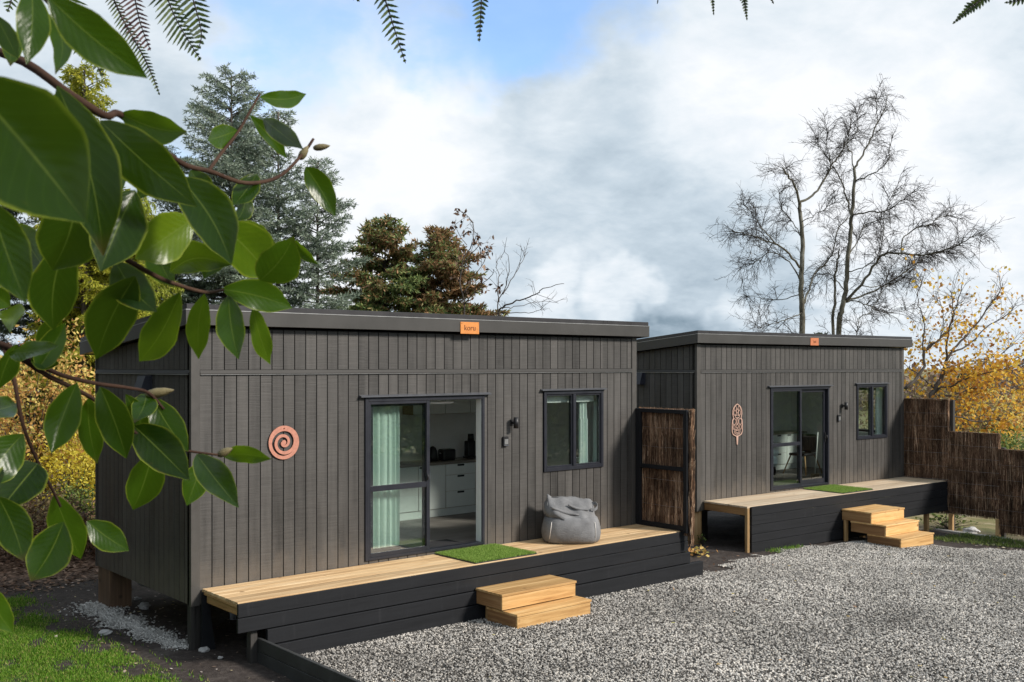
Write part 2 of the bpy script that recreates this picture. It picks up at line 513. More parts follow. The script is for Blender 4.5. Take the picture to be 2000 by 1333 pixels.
def to_world(fr, p):
    c, s = math.cos(fr[3]), math.sin(fr[3])
    return (fr[0] + c * p[0] - s * p[1], fr[1] + s * p[0] + c * p[1], fr[2] + p[2])


def mesh_arrays(name, V, F, smooth=False, uv=None):
    """V (n,3); F (m,k) all faces with k corners"""
    V = np.asarray(V, dtype=np.float32)
    F = np.asarray(F, dtype=np.int32)
    me = bpy.data.meshes.new(name)
    me.vertices.add(len(V))
    me.vertices.foreach_set('co', V.ravel())
    k = F.shape[1]
    me.loops.add(F.size)
    me.loops.foreach_set('vertex_index', F.ravel())
    me.polygons.add(len(F))
    me.polygons.foreach_set('loop_start', np.arange(0, F.size, k, dtype=np.int32))
    me.polygons.foreach_set('loop_total', np.full(len(F), k, dtype=np.int32))
    if smooth:
        me.polygons.foreach_set('use_smooth', np.ones(len(F), dtype=bool))
    if uv is not None:
        l = me.uv_layers.new(name='UVMap')
        l.data.foreach_set('uv', np.asarray(uv, dtype=np.float32)[F.ravel()].ravel())
    me.update(calc_edges=True)
    return me


class MB:
    def __init__(self):
        self.v, self.f, self.sm = [], [], []

    def add(self, vs_, fs_, smooth=False):
        o = len(self.v)
        self.v += [tuple(p) for p in vs_]
        self.f += [tuple(i + o for i in f) for f in fs_]
        self.sm += [smooth] * len(fs_)
        return self

    def hexa(self, p):
        return self.add(p, [(3, 2, 1, 0), (4, 5, 6, 7), (0, 1, 5, 4), (1, 2, 6, 5), (2, 3, 7, 6), (3, 0, 4, 7)])

    def box(self, x0, x1, y0, y1, z0, z1):
        return self.hexa([(x0, y0, z0), (x1, y0, z0), (x1, y1, z0), (x0, y1, z0), (x0, y0, z1), (x1, y0, z1), (x1, y1, z1), (x0, y1, z1)])

    def cbox(self, x0, x1, y0, y1, z0, z1, c=0.004):
        """box with chamfered edges"""
        lo, hi = (x0, y0, z0), (x1, y1, z1)
        V, idx = [], {}
        for a in (0, 1):
            for b in (0, 1):
                for d in (0, 1):
                    s = (a, b, d)
                    for ax in range(3):
                        p = [0, 0, 0]
                        for k in range(3):
                            e = hi[k] if s[k] else lo[k]
                            if k != ax:
                                e += -c if s[k] else c
                            p[k] = e
                        idx[(s, ax)] = len(V)
                        V.append(tuple(p))
        Fc = []
        cen = Vector(((x0 + x1) / 2, (y0 + y1) / 2, (z0 + z1) / 2))

        def face(ids):
            pts = [Vector(V[i]) for i in ids]
            n = (pts[1] - pts[0]).cross(pts[2] - pts[0])
            m_ = sum(pts, Vector()) / len(pts) - cen
            Fc.append(tuple(ids) if n.dot(m_) > 0 else tuple(reversed(ids)))
        for ax in range(3):
            o1, o2 = [k for k in range(3) if k != ax]
            for side in (0, 1):
                def S(a, b):
                    s = [0, 0, 0]
                    s[ax], s[o1], s[o2] = side, a, b
                    return tuple(s)
                face([idx[(S(0, 0), ax)], idx[(S(1, 0), ax)], idx[(S(1, 1), ax)], idx[(S(0, 1), ax)]])
            for a in (0, 1):                      # edges running along ax
                for b in (0, 1):
                    def S(t):
                        s = [0, 0, 0]
                        s[ax], s[o1], s[o2] = t, a, b
                        return tuple(s)
                    face([idx[(S(0), o1)], idx[(S(1), o1)], idx[(S(1), o2)], idx[(S(0), o2)]])
        for a in (0, 1):
            for b in (0, 1):
                for d in (0, 1):
                    face([idx[((a, b, d), 0)], idx[((a, b, d), 1)], idx[((a, b, d), 2)]])
        return self.add(V, Fc)

    def tube(self, pts, rad, n=8, cap=True, smooth=True):
        pts = [Vector(p) for p in pts]
        if not isinstance(rad, (list, tuple)):
            rad = [rad] * len(pts)
        V, Fc = [], []
        prev = None
        for i, p in enumerate(pts):
            t = (pts[min(i + 1, len(pts) - 1)] - pts[max(i - 1, 0)]).normalized()
            if prev is None:
                a = t.orthogonal().normalized()
            else:
                a = (prev - t * prev.dot(t))
                a = a.normalized() if a.length > 1e-6 else t.orthogonal().normalized()
            prev = a
            b = t.cross(a)
            for k in range(n):
                an = 2 * math.pi * k / n
                V.append(p + (a * math.cos(an) + b * math.sin(an)) * rad[i])
        for i in range(len(pts) - 1):
            for k in range(n):
                k2 = (k + 1) % n
                Fc.append((i * n + k, i * n + k2, (i + 1) * n + k2, (i + 1) * n + k))
        self.add(V, Fc, smooth)
        if cap:
            o = len(self.v) - len(V)
            self.f.append(tuple(o + k for k in reversed(range(n))))
            self.f.append(tuple(o + (len(pts) - 1) * n + k for k in range(n)))
            self.sm += [False, False]
        return self

    def prism(self, pts, h0, h1, axis='y'):
        """extrude a 2D outline; axis y: pts are (x,z), extruded h0..h1 in y; axis x: pts are (y,z); axis z: (x,y)"""
        def P(a, b, h):
            return {'y': (a, h, b), 'x': (h, a, b), 'z': (a, b, h)}[axis]
        n = len(pts)
        V = [P(a, b, h0) for a, b in pts] + [P(a, b, h1) for a, b in pts]
        Fc = [tuple(range(n)), tuple(reversed(range(n, 2 * n)))]
        Fc += [(i, n + i, n + (i + 1) % n, (i + 1) % n) for i in range(n)]
        return self.add(V, Fc)

    def mesh(self, name, off=(0, 0, 0)):
        me = bpy.data.meshes.new(name)
        me.from_pydata([(p[0] - off[0], p[1] - off[1], p[2] - off[2]) for p in self.v], [], self.f)
        me.polygons.foreach_set('use_smooth', self.sm)
        me.update()
        bm = bmesh.new()
        bm.from_mesh(me)
        bmesh.ops.recalc_face_normals(bm, faces=bm.faces)
        bm.to_mesh(me)
        bm.free()
        return me


def link(name, me, mat=None, parent=None, loc=None):
    o = bpy.data.objects.new(name, me)
    if mat is not None and len(me.materials) == 0:
        me.materials.append(MAT[mat])
    COL.objects.link(o)
    if parent is not None:
        o.parent = parent
        ORG[o.name] = ORG.get(parent.name, (0, 0, 0))
    if loc is not None:
        o.location = loc
    return o


def part(name, mb, mat, parent, label=None):
    """a mesh in frame coordinates below a thing or part"""
    o = link(name, mb.mesh(name, ORG.get(parent.name, (0, 0, 0))), mat, parent)
    if label:
        o['label'] = label
    return o


def tag(o, label, cat, group=None):
    o['label'] = label
    o['category'] = cat
    if group:
        o['group'] = group
    return o


def thing(name, label, cat, loc=(0, 0, 0), fr=F1, group=None, rot=None):
    o = bpy.data.objects.new(name, None)
    o.empty_display_size = 0.2
    COL.objects.link(o)
    o.location = to_world(fr, loc)
    o.rotation_euler = (0, 0, fr[3] if rot is None else rot)
    ORG[o.name] = tuple(loc)
    return tag(o, label, cat, group)


def solo(name, mb, mat, label, cat, loc=(0, 0, 0), fr=F1, group=None):
    o = link(name, mb.mesh(name, loc), mat)
    o.location = to_world(fr, loc)
    o.rotation_euler = (0, 0, fr[3])
    return tag(o, label, cat, group)


def struct(o):
    o['kind'] = 'structure'
    return o


def stuff(o, label=None, cat=None):
    o['kind'] = 'stuff'
    if label:
        o['label'] = label
        o['category'] = cat
    return o


# ------------------------------------------------------------------ ground
HX = np.array([-400, -20, 0, 3, 7.7, 10.6, 13.3, 15, 17.3, 25, 60, 2000.])
HZ = np.array([-.72, -.70, -.69, -.70, -.745, -.87, -.93, -1.02, -1.17, -1.5, -1.7, -1.7])


def H(x, y):
    x = np.asarray(x, float)
    y = np.asarray(y, float)
    z = np.interp(x, HX, HZ)
    left = np.clip((5.0 - x) / 4.0, 0, 1)
    z = z + .75 * left * np.clip((y - 6.0) / 6.0, 0, 1) - .35 * np.clip((y - 30) / 200, 0, 1)
    return z


def axis_pts(lo, hi, step, far):
    a = np.arange(lo, hi + 1e-6, step)
    g = [hi + 2 ** k for k in np.arange(0.5, 10.6, .8) if hi + 2 ** k < far]
    g2 = [lo - 2 ** k for k in np.arange(0.5, 10.6, .8) if lo - 2 ** k > -far]
    return np.array(sorted(g2) + list(a) + g)


gx = axis_pts(-9, 26, .3, 1500)
gy = axis_pts(-14, 16, .3, 1500)
GX, GY = np.meshgrid(gx, gy, indexing='ij')
rngg = np.random.default_rng(5)
GZ = H(GX, GY) + rngg.normal(0, .008, GX.shape) * (np.abs(GX) < 30) * (np.abs(GY) < 20)
ni, nj = GX.shape
ii, jj = np.meshgrid(np.arange(ni - 1), np.arange(nj - 1), indexing='ij')
quad = np.stack([ii * nj + jj, (ii + 1) * nj + jj, (ii + 1) * nj + jj + 1, ii * nj + jj + 1], -1).reshape(-1, 4)
gr = struct(link('ground', mesh_arrays('ground', np.stack([GX, GY, GZ], -1).reshape(-1, 3), quad, True), 'soil'))

# gravel yard: a sheet above the soil and the stones lying on it
yard_edge = [(.42, -.80), (.42, -6.8), (3.0, -8.6), (6.5, -10.0), (9.0, -10.6), (13.5, -10.4), (16.0, -8.6), (16.4, -4.4), (15.4, -2.5), (14.6, -1.5), (14.2, -.35), (13.2, -.02), (12.2, .10), (11.1, .20), (10.2, .02), (9.4, -.25), (8.6, -.42), (7.9, -.75)]


def inside(poly, x, y):
    x = np.asarray(x)
    y = np.asarray(y)
    r = np.zeros(x.shape, bool)
    n = len(poly)
    for i in range(n):
        x0, y0 = poly[i]
        x1, y1 = poly[(i + 1) % n]
        c = ((y0 > y) != (y1 > y)) & (x < (x1 - x0) * (y - y0) / (y1 - y0 + 1e-12) + x0)
        r ^= c
    return r


ax_ = np.arange(.42, 16.6, .2)
ay_ = np.arange(-14, .4, .2)
AX, AY = np.meshgrid(ax_, ay_, indexing='ij')
wob = .12 * np.sin(AX * 3.1) + .1 * np.sin(AX * 7.7 + AY * 2)
ok = inside(yard_edge, AX, AY + wob * (AX > 7.8))
mound = .022 * np.sin(AX * 1.1 + .5) * np.sin(AY * .9 + 1.0)
AZ = H(AX, AY) + .022 + mound
ni, nj = AX.shape
idx = np.arange(ni * nj).reshape(ni, nj)
fq = []
for i in range(ni - 1):
    for j in range(nj - 1):
        if ok[i, j] and ok[i + 1, j] and ok[i, j + 1] and ok[i + 1, j + 1]:
            fq.append((idx[i, j], idx[i + 1, j], idx[i + 1, j + 1], idx[i, j + 1]))
fq = np.array(fq)
used = np.unique(fq)
rem = -np.ones(ni * nj, int)
rem[used] = np.arange(len(used))
nface = np.bincount(fq.ravel(), minlength=ni * nj)
rim = (nface.reshape(ni, nj) < 4)
AZ2 = np.where(rim, H(AX, AY) - .02, AZ)
gv0 = np.stack([AX, AY, AZ], -1).reshape(-1, 3)[used]
gv = np.stack([AX, AY, AZ2], -1).reshape(-1, 3)[used]
yard = struct(link('gravel_yard', mesh_arrays('gravel_yard', gv, rem[fq], True), 'gravel_bed'))


def gravel_nodes():
    ng = bpy.data.node_groups.new('gravel_stones', 'GeometryNodeTree')
    ng.interface.new_socket('Geometry', in_out='INPUT', socket_type='NodeSocketGeometry')
    ng.interface.new_socket('Geometry', in_out='OUTPUT', socket_type='NodeSocketGeometry')
    T = NT(ng)
    gi = T.n('NodeGroupInput')
    go = T.n('NodeGroupOutput')
    dp = T.n('GeometryNodeDistributePointsOnFaces', {'Mesh': gi.outputs[0], 'Density': 2000.0, 'Seed': 3})
    parts = []
    for s, dims in ((1, (1.0, .8, .55)), (2, (.8, .75, .7)), (3, (1.2, .7, .5)), (4, (.9, .9, .45))):
        ic = T.n('GeometryNodeMeshIcoSphere', {'Radius': 1.0, 'Subdivisions': 2})
        pos = T.n('GeometryNodeInputPosition').outputs[0]
        nz = T.n('ShaderNodeTexNoise', {'Vector': T.v('ADD', pos, (s * 9.1, s * 3.3, 0)), 'Scale': 1.3, 'Detail': 1.0})
        k = T.m('MULTIPLY_ADD', nz.outputs[0], 1.3, .35)
        sp = T.n('GeometryNodeSetPosition', {'Geometry': ic.outputs[0], 'Position': T.v('MULTIPLY', T.vscale(pos, k), dims)})
        parts.append(sp.outputs[0])
    gm = T.n('GeometryNodeGeometryToInstance')
    for p in parts:
        ng.links.new(p, gm.inputs[0])
    rv = T.n('FunctionNodeRandomValue', data_type='FLOAT_VECTOR')
    rv.inputs[0].default_value = (0, 0, 0)
    rv.inputs[1].default_value = (.9, .9, 6.28)
    rs = T.n('FunctionNodeRandomValue', data_type='FLOAT')
    rs.inputs[2].default_value = .0075
    rs.inputs[3].default_value = .0165
    iop = T.n('GeometryNodeInstanceOnPoints', {'Points': dp.outputs[0], 'Instance': gm.outputs[0], 'Pick Instance': True,
                                               'Rotation': rv.outputs[0], 'Scale': rs.outputs[1]})
    st = T.n('GeometryNodeSetMaterial', {'Geometry': iop.outputs[0], 'Material': MAT['gravel_stone']})
    ng.links.new(st.outputs[0], go.inputs[0])
    return ng


stones = stuff(link('gravel_stones', mesh_arrays('gravel_stones', np.stack([gv[:, 0], gv[:, 1], np.maximum(gv[:, 2], H(gv[:, 0], gv[:, 1]) - .002)], -1) + np.array([0, 0, .008]), rem[fq]), 'gravel_stone'),
               'loose grey and white gravel covering the yard', 'gravel')
md = stones.modifiers.new('stones', 'NODES')
md.node_group = gravel_nodes()


# ------------------------------------------------------------------ cabins
PITCH = 0.1494
ROOF_K = 0.0872
UNDER = 2.955                                   # underside of the roof at the front wall


def under(y):
    return UNDER - ROOF_K * y


def board_front(x0, x1, z0, z1, holes):
    """pieces of one front board left over beside the openings"""
    out = []
    xs = sorted({x0, x1} | {h[k] for h in holes for k in (0, 1) if x0 < h[k] < x1})
    for a, b in zip(xs[:-1], xs[1:]):
        mid = (a + b) / 2
        zs = [(z0, z1)]
        for h in holes:
            if h[0] < mid < h[1]:
                nz = []
                for p, q in zs:
                    if h[3] <= p or h[2] >= q:
                        nz.append((p, q))
                        continue
                    if h[2] > p:
                        nz.append((p, h[2]))
                    if h[3] < q:
                        nz.append((h[3], q))
                zs = nz
        out += [MB().box(a, b, 0.0, .011, p, q) for p, q in zs if b - a > .004]
    return out


def wall_with_holes(mb, u0, u1, z0, z1, holes, make):
    """fill a wall rectangle around its openings; make(ua, ub, za, zb) adds one block"""
    us = sorted({u0, u1} | {h[0] for h in holes} | {h[1] for h in holes})
    for a, b in zip(us[:-1], us[1:]):
        mid = (a + b) / 2
        hs = sorted([h for h in holes if h[0] < mid < h[1]], key=lambda h: h[2])
        p = z0
        for h in hs:
            if h[2] > p:
                make(a, b, p, h[2])
            p = h[3]
        if p < z1:
            make(a, b, p, z1)


def cabin(fr, L, DEP, door, win, label, opened, sidewin):
    root = thing('cabin', label, 'cabin', (0, 0, -.18), fr)
    rng = random.Random(int(fr[0] * 10) + 3)
    holes = [door, win]
    # front wall and its boards
    mb = MB()
    wall_with_holes(mb, 0.0, L, -.18, UNDER - .012, holes, lambda a, b, p, q: mb.box(a, b, .012, .11, p, q))
    fw = part('front_wall', mb, 'groove', root)
    x = .098
    k = 0
    full = {}
    while x < L - .1:
        x1 = min(x + PITCH - .0125, L - .098)
        for z0, z1 in ((-.18, 2.400), (2.462, 2.930)):
            for piece in board_front(x, x1, z0, z1, holes):
                part('board', piece, 'cladding', fw)
        x += PITCH
    # left wall, boards end below the sloping roof
    mb = MB()
    mb.hexa([(.012, .11, -.18), (.11, .11, -.18), (.11, DEP, -.18), (.012, DEP, -.18),
             (.012, .11, under(.11) - .012), (.11, .11, under(.11) - .012), (.11, DEP, under(DEP) - .012), (.012, DEP, under(DEP) - .012)])
    sw = part('side_wall', mb, 'groove', root)
    y = .045
    while y < DEP - .03:
        y1 = min(y + PITCH - .0125, DEP - .02)
        mb = MB().box(0.0, .011, y, y1, -.18, 2.400)
        part('board', mb, 'cladding', sw)
        a, b = under(y) - .012, under(y1) - .012
        mb = MB().hexa([(0, y, 2.462), (.011, y, 2.462), (.011, y1, 2.462), (0, y1, 2.462), (0, y, a), (.011, y, a), (.011, y1, b), (0, y1, b)])
        part('board', mb, 'cladding', sw)
        y += PITCH
    # back wall with an added, unseen window that brightens the room; right wall
    rear = (.5, 3.9, .12, 2.35)
    mb = MB()
    wall_with_holes(mb, .11, L - .11, -.18, under(DEP) - .012, [rear], lambda a, b, p, q: mb.box(a, b, DEP - .1, DEP, p, q))
    part('rear_wall', mb, 'cladding', root)
    ra, rb2, rp, rq = rear
    rm = (ra + rb2) / 2
    added_window = part('window', MB().box(ra, ra + .06, DEP - .08, DEP - .02, rp, rq).box(rb2 - .06, rb2, DEP - .08, DEP - .02, rp, rq).box(ra + .06, rb2 - .06, DEP - .08, DEP - .02, rq - .06, rq)
               .box(ra + .06, rb2 - .06, DEP - .08, DEP - .02, rp, rp + .06).box(rm - .03, rm + .03, DEP - .08, DEP - .02, rp + .06, rq - .06), 'alu', root)
    part('glass_pane', MB().box(ra + .061, rm - .031, DEP - .052, DEP - .046, rp + .061, rq - .061), 'glass', added_window)
    part('glass_pane', MB().box(rm + .031, rb2 - .061, DEP - .052, DEP - .046, rp + .061, rq - .061), 'glass', added_window)
    mb = MB()

    def rw(a, b, p, q):
        if q > 2.5:
            mb.hexa([(L - .1, a, p), (L, a, p), (L, b, p), (L - .1, b, p), (L - .1, a, under(a) - .012), (L, a, under(a) - .012), (L, b, under(b) - .012), (L - .1, b, under(b) - .012)])
        else:
            mb.box(L - .1, L, a, b, p, q)
    wall_with_holes(mb, .11, DEP, -.18, 2.6, [sidewin], rw)
    part('side_wall', mb, 'cladding', root)
    # trims
    for a, b in ((-.012, .094), (L - .094, L + .012)):
        part('corner_trim', MB().cbox(a, b, -.014, .040, -.19, UNDER - .008, .003), 'trim', root)
    part('corner_trim', MB().cbox(-.012, .06, DEP - .02, DEP + .012, -.19, under(DEP) - .008, .003), 'trim', root)
    # belt flashing: a sloped metal strip with a bright lower edge
    fl = MB()
    fl.prism([(-.012, 2.458), (-.019, 2.420), (-.019, 2.404), (.011, 2.404), (.011, 2.458)], .096, L - .096, 'x')
    bf = part('belt_flashing', fl, 'belt', root)
    part('lip', MB().box(.096, L - .096, -.022, -.0195, 2.404, 2.4085), 'edge_bright', bf)
    fl = MB().prism([(-.004, 2.458), (-.022, 2.418), (-.022, 2.404), (.011, 2.404), (.011, 2.458)], .042, DEP - .022, 'y')
    bs = part('belt_flashing', fl, 'belt', root)
    part('lip', MB().box(-.025, -.0225, .042, DEP - .022, 2.404, 2.411), 'edge_bright', bs)
    # roof: slab, fascia boards, upper cap, bright drip line
    xa, xb, ya, yb = -.118, L + .19, -.125, DEP + .31
    uf, ub_ = under(ya) + .008, under(yb) + .008
    mb = MB().hexa([(xa + .03, ya + .03, uf), (xb - .03, ya + .03, uf), (xb - .03, yb - .03, ub_), (xa + .03, yb - .03, ub_),
                    (xa + .03, ya + .03, uf + .19), (xb - .03, ya + .03, uf + .19), (xb - .03, yb - .03, ub_ + .19), (xa + .03, yb - .03, ub_ + .19)])
    rf = part('roof', mb, 'cap_metal', root)
    part('fascia', MB().cbox(xa, xb, ya, ya + .028, uf - .012, uf + .153, .003), 'fascia_metal', rf)
    part('cap', MB().cbox(xa + .012, xb - .012, ya + .010, ya + .030, uf + .163, uf + .222, .003), 'cap_metal', rf)
    part('drip_edge', MB().box(xa - .003, xb + .003, ya - .004, ya + .03, uf + .1535, uf + .1625), 'edge_bright', rf)
    for xx0, xx1, e in ((xa, xa + .028, -1), (xb - .028, xb, 1)):
        y0, y1 = ya + .029, yb
        b0, b1 = under(y0) + .008, under(y1) + .008

        def rake(p, q, ins=0.0):
            a0, a1 = (xx0 + ins, xx1) if e < 0 else (xx0, xx1 - ins)
            return MB().hexa([(a0, y0, b0 + p), (a1, y0, b0 + p), (a1, y1, b1 + p), (a0, y1, b1 + p),
                              (a0, y0, b0 + q), (a1, y0, b0 + q), (a1, y1, b1 + q), (a0, y1, b1 + q)])
        part('fascia', rake(-.012, .153), 'fascia_metal', rf)
        part('cap', rake(.163, .222, .010), 'cap_metal', rf)
        part('drip_edge', rake(.1535, .1625, -.003), 'edge_bright', rf)
    part('fascia', MB().box(xa + .03, xb - .03, yb - .028, yb, ub_ - .012, ub_ + .153), 'fascia_metal', rf)

    # sliding door
    x0, x1, z0, z1 = door
    dr = part('sliding_door', MB().cbox(x0, x0 + .05, -.022, .09, z0, z1, .003).cbox(x1 - .045, x1, -.022, .09, z0, z1, .003)
              .cbox(x0 + .05, x1 - .045, -.022, .09, z1 - .05, z1, .003).cbox(x0 + .05, x1 - .045, -.022, .09, z0, z0 + .035, .003), 'alu', root)
    part('flashing', MB().prism([(-.062, z1 + .022), (.011, z1 + .040), (.011, z1 + .003), (-.062, z1 + .008)], x0 - .085, x1 + .09, 'x'), 'alu_edge', dr)
    xm = x0 + .955
    part('fixed_frame', MB().cbox(x0 + .05, x0 + .085, -.014, .03, z0 + .036, z1 - .051, .002).cbox(xm, xm + .052, -.016, .03, z0 + .036, z1 - .051, .002)
         .cbox(x0 + .085, xm, -.014, .03, .905, .975, .002).cbox(x0 + .085, xm, -.014, .03, z0 + .036, z0 + .085, .002)
         .cbox(x0 + .085, xm, -.014, .03, z1 - .086, z1 - .051, .002), 'alu', dr)
    part('glass_pane', MB().box(x0 + .086, xm - .001, .006, .012, .976, z1 - .087), 'glass', dr)
    part('glass_pane', MB().box(x0 + .086, xm - .001, .006, .012, z0 + .086, .904), 'glass', dr)
    # sliding leaf
    if opened:
        a, b = x0 + .10, xm + .05
    else:
        a, b = xm + .005, x1 - .05
    part('leaf_frame', MB().cbox(a, a + .055, .04, .075, z0 + .036, z1 - .052, .002).cbox(b - .065, b, .04, .075, z0 + .036, z1 - .052, .002)
         .cbox(a + .055, b - .065, .04, .075, z1 - .115, z1 - .052, .002).cbox(a + .055, b - .065, .04, .075, z0 + .036, z0 + .13, .002), 'alu', dr)
    part('glass_pane', MB().box(a + .056, b - .066, .055, .061, z0 + .131, z1 - .116), 'glass', dr)
    hx = b - .033
    part('handle', MB().cbox(hx - .014, hx + .014, .018, .039, .93, 1.13, .004).tube([(hx - .005, .030, .99), (hx - .005, -.02, 1.0), (hx - .005, -.028, 1.03), (hx - .005, -.02, 1.07), (hx - .005, .03, 1.08)], .011, 6), 'black_plastic', dr)
    if opened:
        part('jamb_lining', MB().box(x1 - .052, x1 - .0455, .0, .11, z0 + .036, z1 - .051), 'cupboard', dr)
        part('catch', MB().cbox(xm + .053, xm + .068, .0, .03, .99, 1.06, .002), 'silver', dr)

    # window with two lights
    x0, x1, z0, z1 = win
    xm = (x0 + x1) / 2
    wn = part('window', MB().cbox(x0, x0 + .05, -.024, .08, z0, z1, .003).cbox(x1 - .05, x1, -.024, .08, z0, z1, .003)
              .cbox(x0 + .05, x1 - .05, -.024, .08, z1 - .05, z1, .003).cbox(x0 + .05, x1 - .05, -.024, .08, z0, z0 + .055, .003)
              .cbox(xm - .03, xm + .03, -.026, .078, z0 + .056, z1 - .051, .003), 'alu', root)
    part('flashing', MB().prism([(-.058, z1 + .018), (.011, z1 + .034), (.011, z1 + .003), (-.058, z1 + .006)], x0 - .06, x1 + .05, 'x'), 'alu_edge', wn)
    for a, b in ((x0 + .051, xm - .031), (xm + .031, x1 - .051)):
        part('sash', MB().cbox(a, a + .02, -.006, .05, z0 + .056, z1 - .051, .002).cbox(b - .02, b, -.006, .05, z0 + .056, z1 - .051, .002)
             .cbox(a + .02, b - .02, -.006, .05, z0 + .056, z0 + .078, .002).cbox(a + .02, b - .02, -.006, .05, z1 - .073, z1 - .051, .002), 'alu', wn)
        part('glass_pane', MB().box(a + .021, b - .021, .015, .021, z0 + .079, z1 - .074), 'glass', wn)
    # side window, seen from inside through the front one
    a, b, p, q = sidewin
    s2 = part('window', MB().box(L - .09, L - .03, a, a + .06, p, q).box(L - .09, L - .03, b - .06, b, p, q)
              .box(L - .09, L - .03, a + .06, b - .06, q - .06, q).box(L - .09, L - .03, a + .06, b - .06, p, p + .06), 'alu', root)
    part('glass_pane', MB().box(L - .062, L - .056, a + .061, b - .061, p + .061, q - .061), 'glass', s2)
    part('reveal', MB().box(L - .175, L - .101, a - .07, a, p - .07, q + .07).box(L - .175, L - .101, b, b + .07, p - .07, q + .07)
         .box(L - .175, L - .101, a, b, q, q + .07).box(L - .20, L - .101, a, b, p - .07, p), 'cupboard', s2)
    # room inside
    part('floor', MB().box(.115, L - .115, .112, DEP - .105, -.06, .035), 'floor_wood', root)
    part('ceiling', MB().box(.115, L - .115, .112, DEP - .105, 2.52, 2.56), 'white_wall', root)
    mb = MB()
    mb.box(.1155, .130, .13, DEP - .12, .036, 2.519)
    wall_with_holes(mb, .131, L - .131, .036, 2.519, [rear], lambda a, b, p, q: mb.box(a, b, DEP - .119, DEP - .106, p, q))
    wall_with_holes(mb, .14, DEP - .12, .036, 2.519, [sidewin], lambda a, b, p, q: mb.box(L - .130, L - .116, a, b, p, q))
    wall_with_holes(mb, .131, L - .131, .036, 2.519, [door, win], lambda a, b, p, q: mb.box(a, b, .1125, .128, p, q))
    part('lining', mb, 'white_wall', root)
    return root


DOOR1, WIN1 = (2.272, 4.213, .035, 2.100), (5.328, 6.562, .955, 2.135)
DOOR2, WIN2 = (2.165, 4.112, .035, 2.100), (5.128, 6.295, .925, 2.128)
DEP = 3.10
c1 = cabin(F1, L1, DEP, DOOR1, WIN1, 'nearer dark grey board-clad cabin with a spiral ornament and its sliding door open', True, (.90, 1.28, .98, 2.02))
c2 = cabin(F2, L2, DEP, DOOR2, WIN2, 'farther dark grey board-clad cabin with a feather ornament and its sliding door shut', False, (.55, 1.35, .98, 2.02))

# piles under the cabins
for nm, x0, x1, y0, y1, m in (('corner', -.004, .050, .012, .068, 'dark_timber'), ('wide', .01, .30, 2.62, 3.06, 'pile_wood'), ('inner', .06, .26, .05, .26, 'dark_timber'),
                              ('mid', 2.4, 2.6, .3, .5, 'dark_timber'), ('mid', 4.8, 5.0, .3, .5, 'dark_timber'), ('mid', 2.4, 2.6, 2.6, 2.8, 'dark_timber'), ('mid', 7.05, 7.25, .3, .5, 'dark_timber'),
                              ('mid', 4.8, 5.0, 2.6, 2.8, 'dark_timber'), ('mid', 7.05, 7.25, 2.6, 2.8, 'dark_timber')):
    part('pile', MB().cbox(x0, x1, y0, y1, -.80, -.1805, .006), m, c1)
for x0, y0 in ((.75, .55), (2.6, .5), (4.6, .5), (6.6, .5), (.75, 2.6), (2.6, 2.6), (4.6, 2.6), (6.6, 2.6)):
    part('pile', MB().cbox(x0, x0 + .18, y0, y0 + .18, -1.3, -.1805, .006), 'dark_timber', c2)
part('pile', MB().tube([(.10, .14, -.97), (.10, .14, -.6), (.10, .14, -.1805)], [.135, .13, .125], 12), 'post_wood', c2, 'round pale timber pile under the cabin corner')
part('bearer', MB().cbox(.12, L2 - .1, .42, .55, -.30, -.1812, .004), 'dark_timber', c2)
part('bearer', MB().cbox(.32, L1 - .1, .55, .65, -.34, -.1812, .004), 'dark_timber', c1)

# ------------------------------------------------------------------ things fixed to the walls
def hood(fr, y0, y1, z0, z1, label):
    t = thing('extractor_hood', label, 'vent hood', (0, (y0 + y1) / 2, z0), fr, 'vent hoods on the side walls')
    part('cowl', MB().prism([(-.001, z1), (-.07, z1 - .015), (-.125, z0 + .06), (-.125, z0), (-.001, z0)], y0, y1, 'y') if False else
         MB().hexa([(-.14, y0, z0), (-.014, y0, z0), (-.014, y1, z0), (-.14, y1, z0), (-.075, y0, z1), (-.014, y0, z1), (-.014, y1, z1), (-.075, y1, z1)]), 'hood', t)
    part('flange', MB().cbox(-.013, -.0005, y0 - .02, y1 + .02, z0 - .012, z1 + .015, .002), 'hood', t)


hood(F1, 1.16, 1.40, 2.20, 2.385, 'slate blue vent hood high on the shaded side wall of the nearer cabin')
hood(F2, 1.36, 1.54, 2.17, 2.40, 'slate blue vent hood on the side wall of the farther cabin')


def wall_light(fr, x, z, label):
    t = thing('wall_light', label, 'wall light', (x, 0, z), fr, 'up and down lights by the doors')
    part('bracket', MB().cbox(x - .03, x + .03, -.014, -.0005, z - .045, z + .045, .003).cbox(x - .018, x + .018, -.062, -.0145, z - .018, z + .018, .003), 'black_plastic', t)
    part('lamp_tube', MB().tube([(x, -.098, z - .078), (x, -.098, z + .078)], .036, 14), 'black_plastic', t)


wall_light(F1, 4.72, 1.70, 'black tube wall light right of the open door')
wall_light(F2, 4.60, 1.675, 'black tube wall light right of the shut door')


def key_box(fr, x, z, label):
    t = thing('key_safe', label, 'key box', (x, 0, z), fr, 'key boxes by the doors')
    part('body', MB().cbox(x - .048, x + .048, -.038, -.0005, z - .072, z + .066, .008), 'black_plastic', t)
    part('keypad', MB().cbox(x - .034, x + .034, -.043, -.0385, z - .045, z + .030, .002), 'silver', t)
    part('rim', MB().cbox(x - .044, x + .044, -.045, -.0385, z - .068, z - .050, .003), 'alu_edge', t)


key_box(F1, 4.59, 1.443, 'small black and silver key box below the light of the nearer cabin')
key_box(F2, 4.455, 1.420, 'small black and silver key box below the light of the farther cabin')


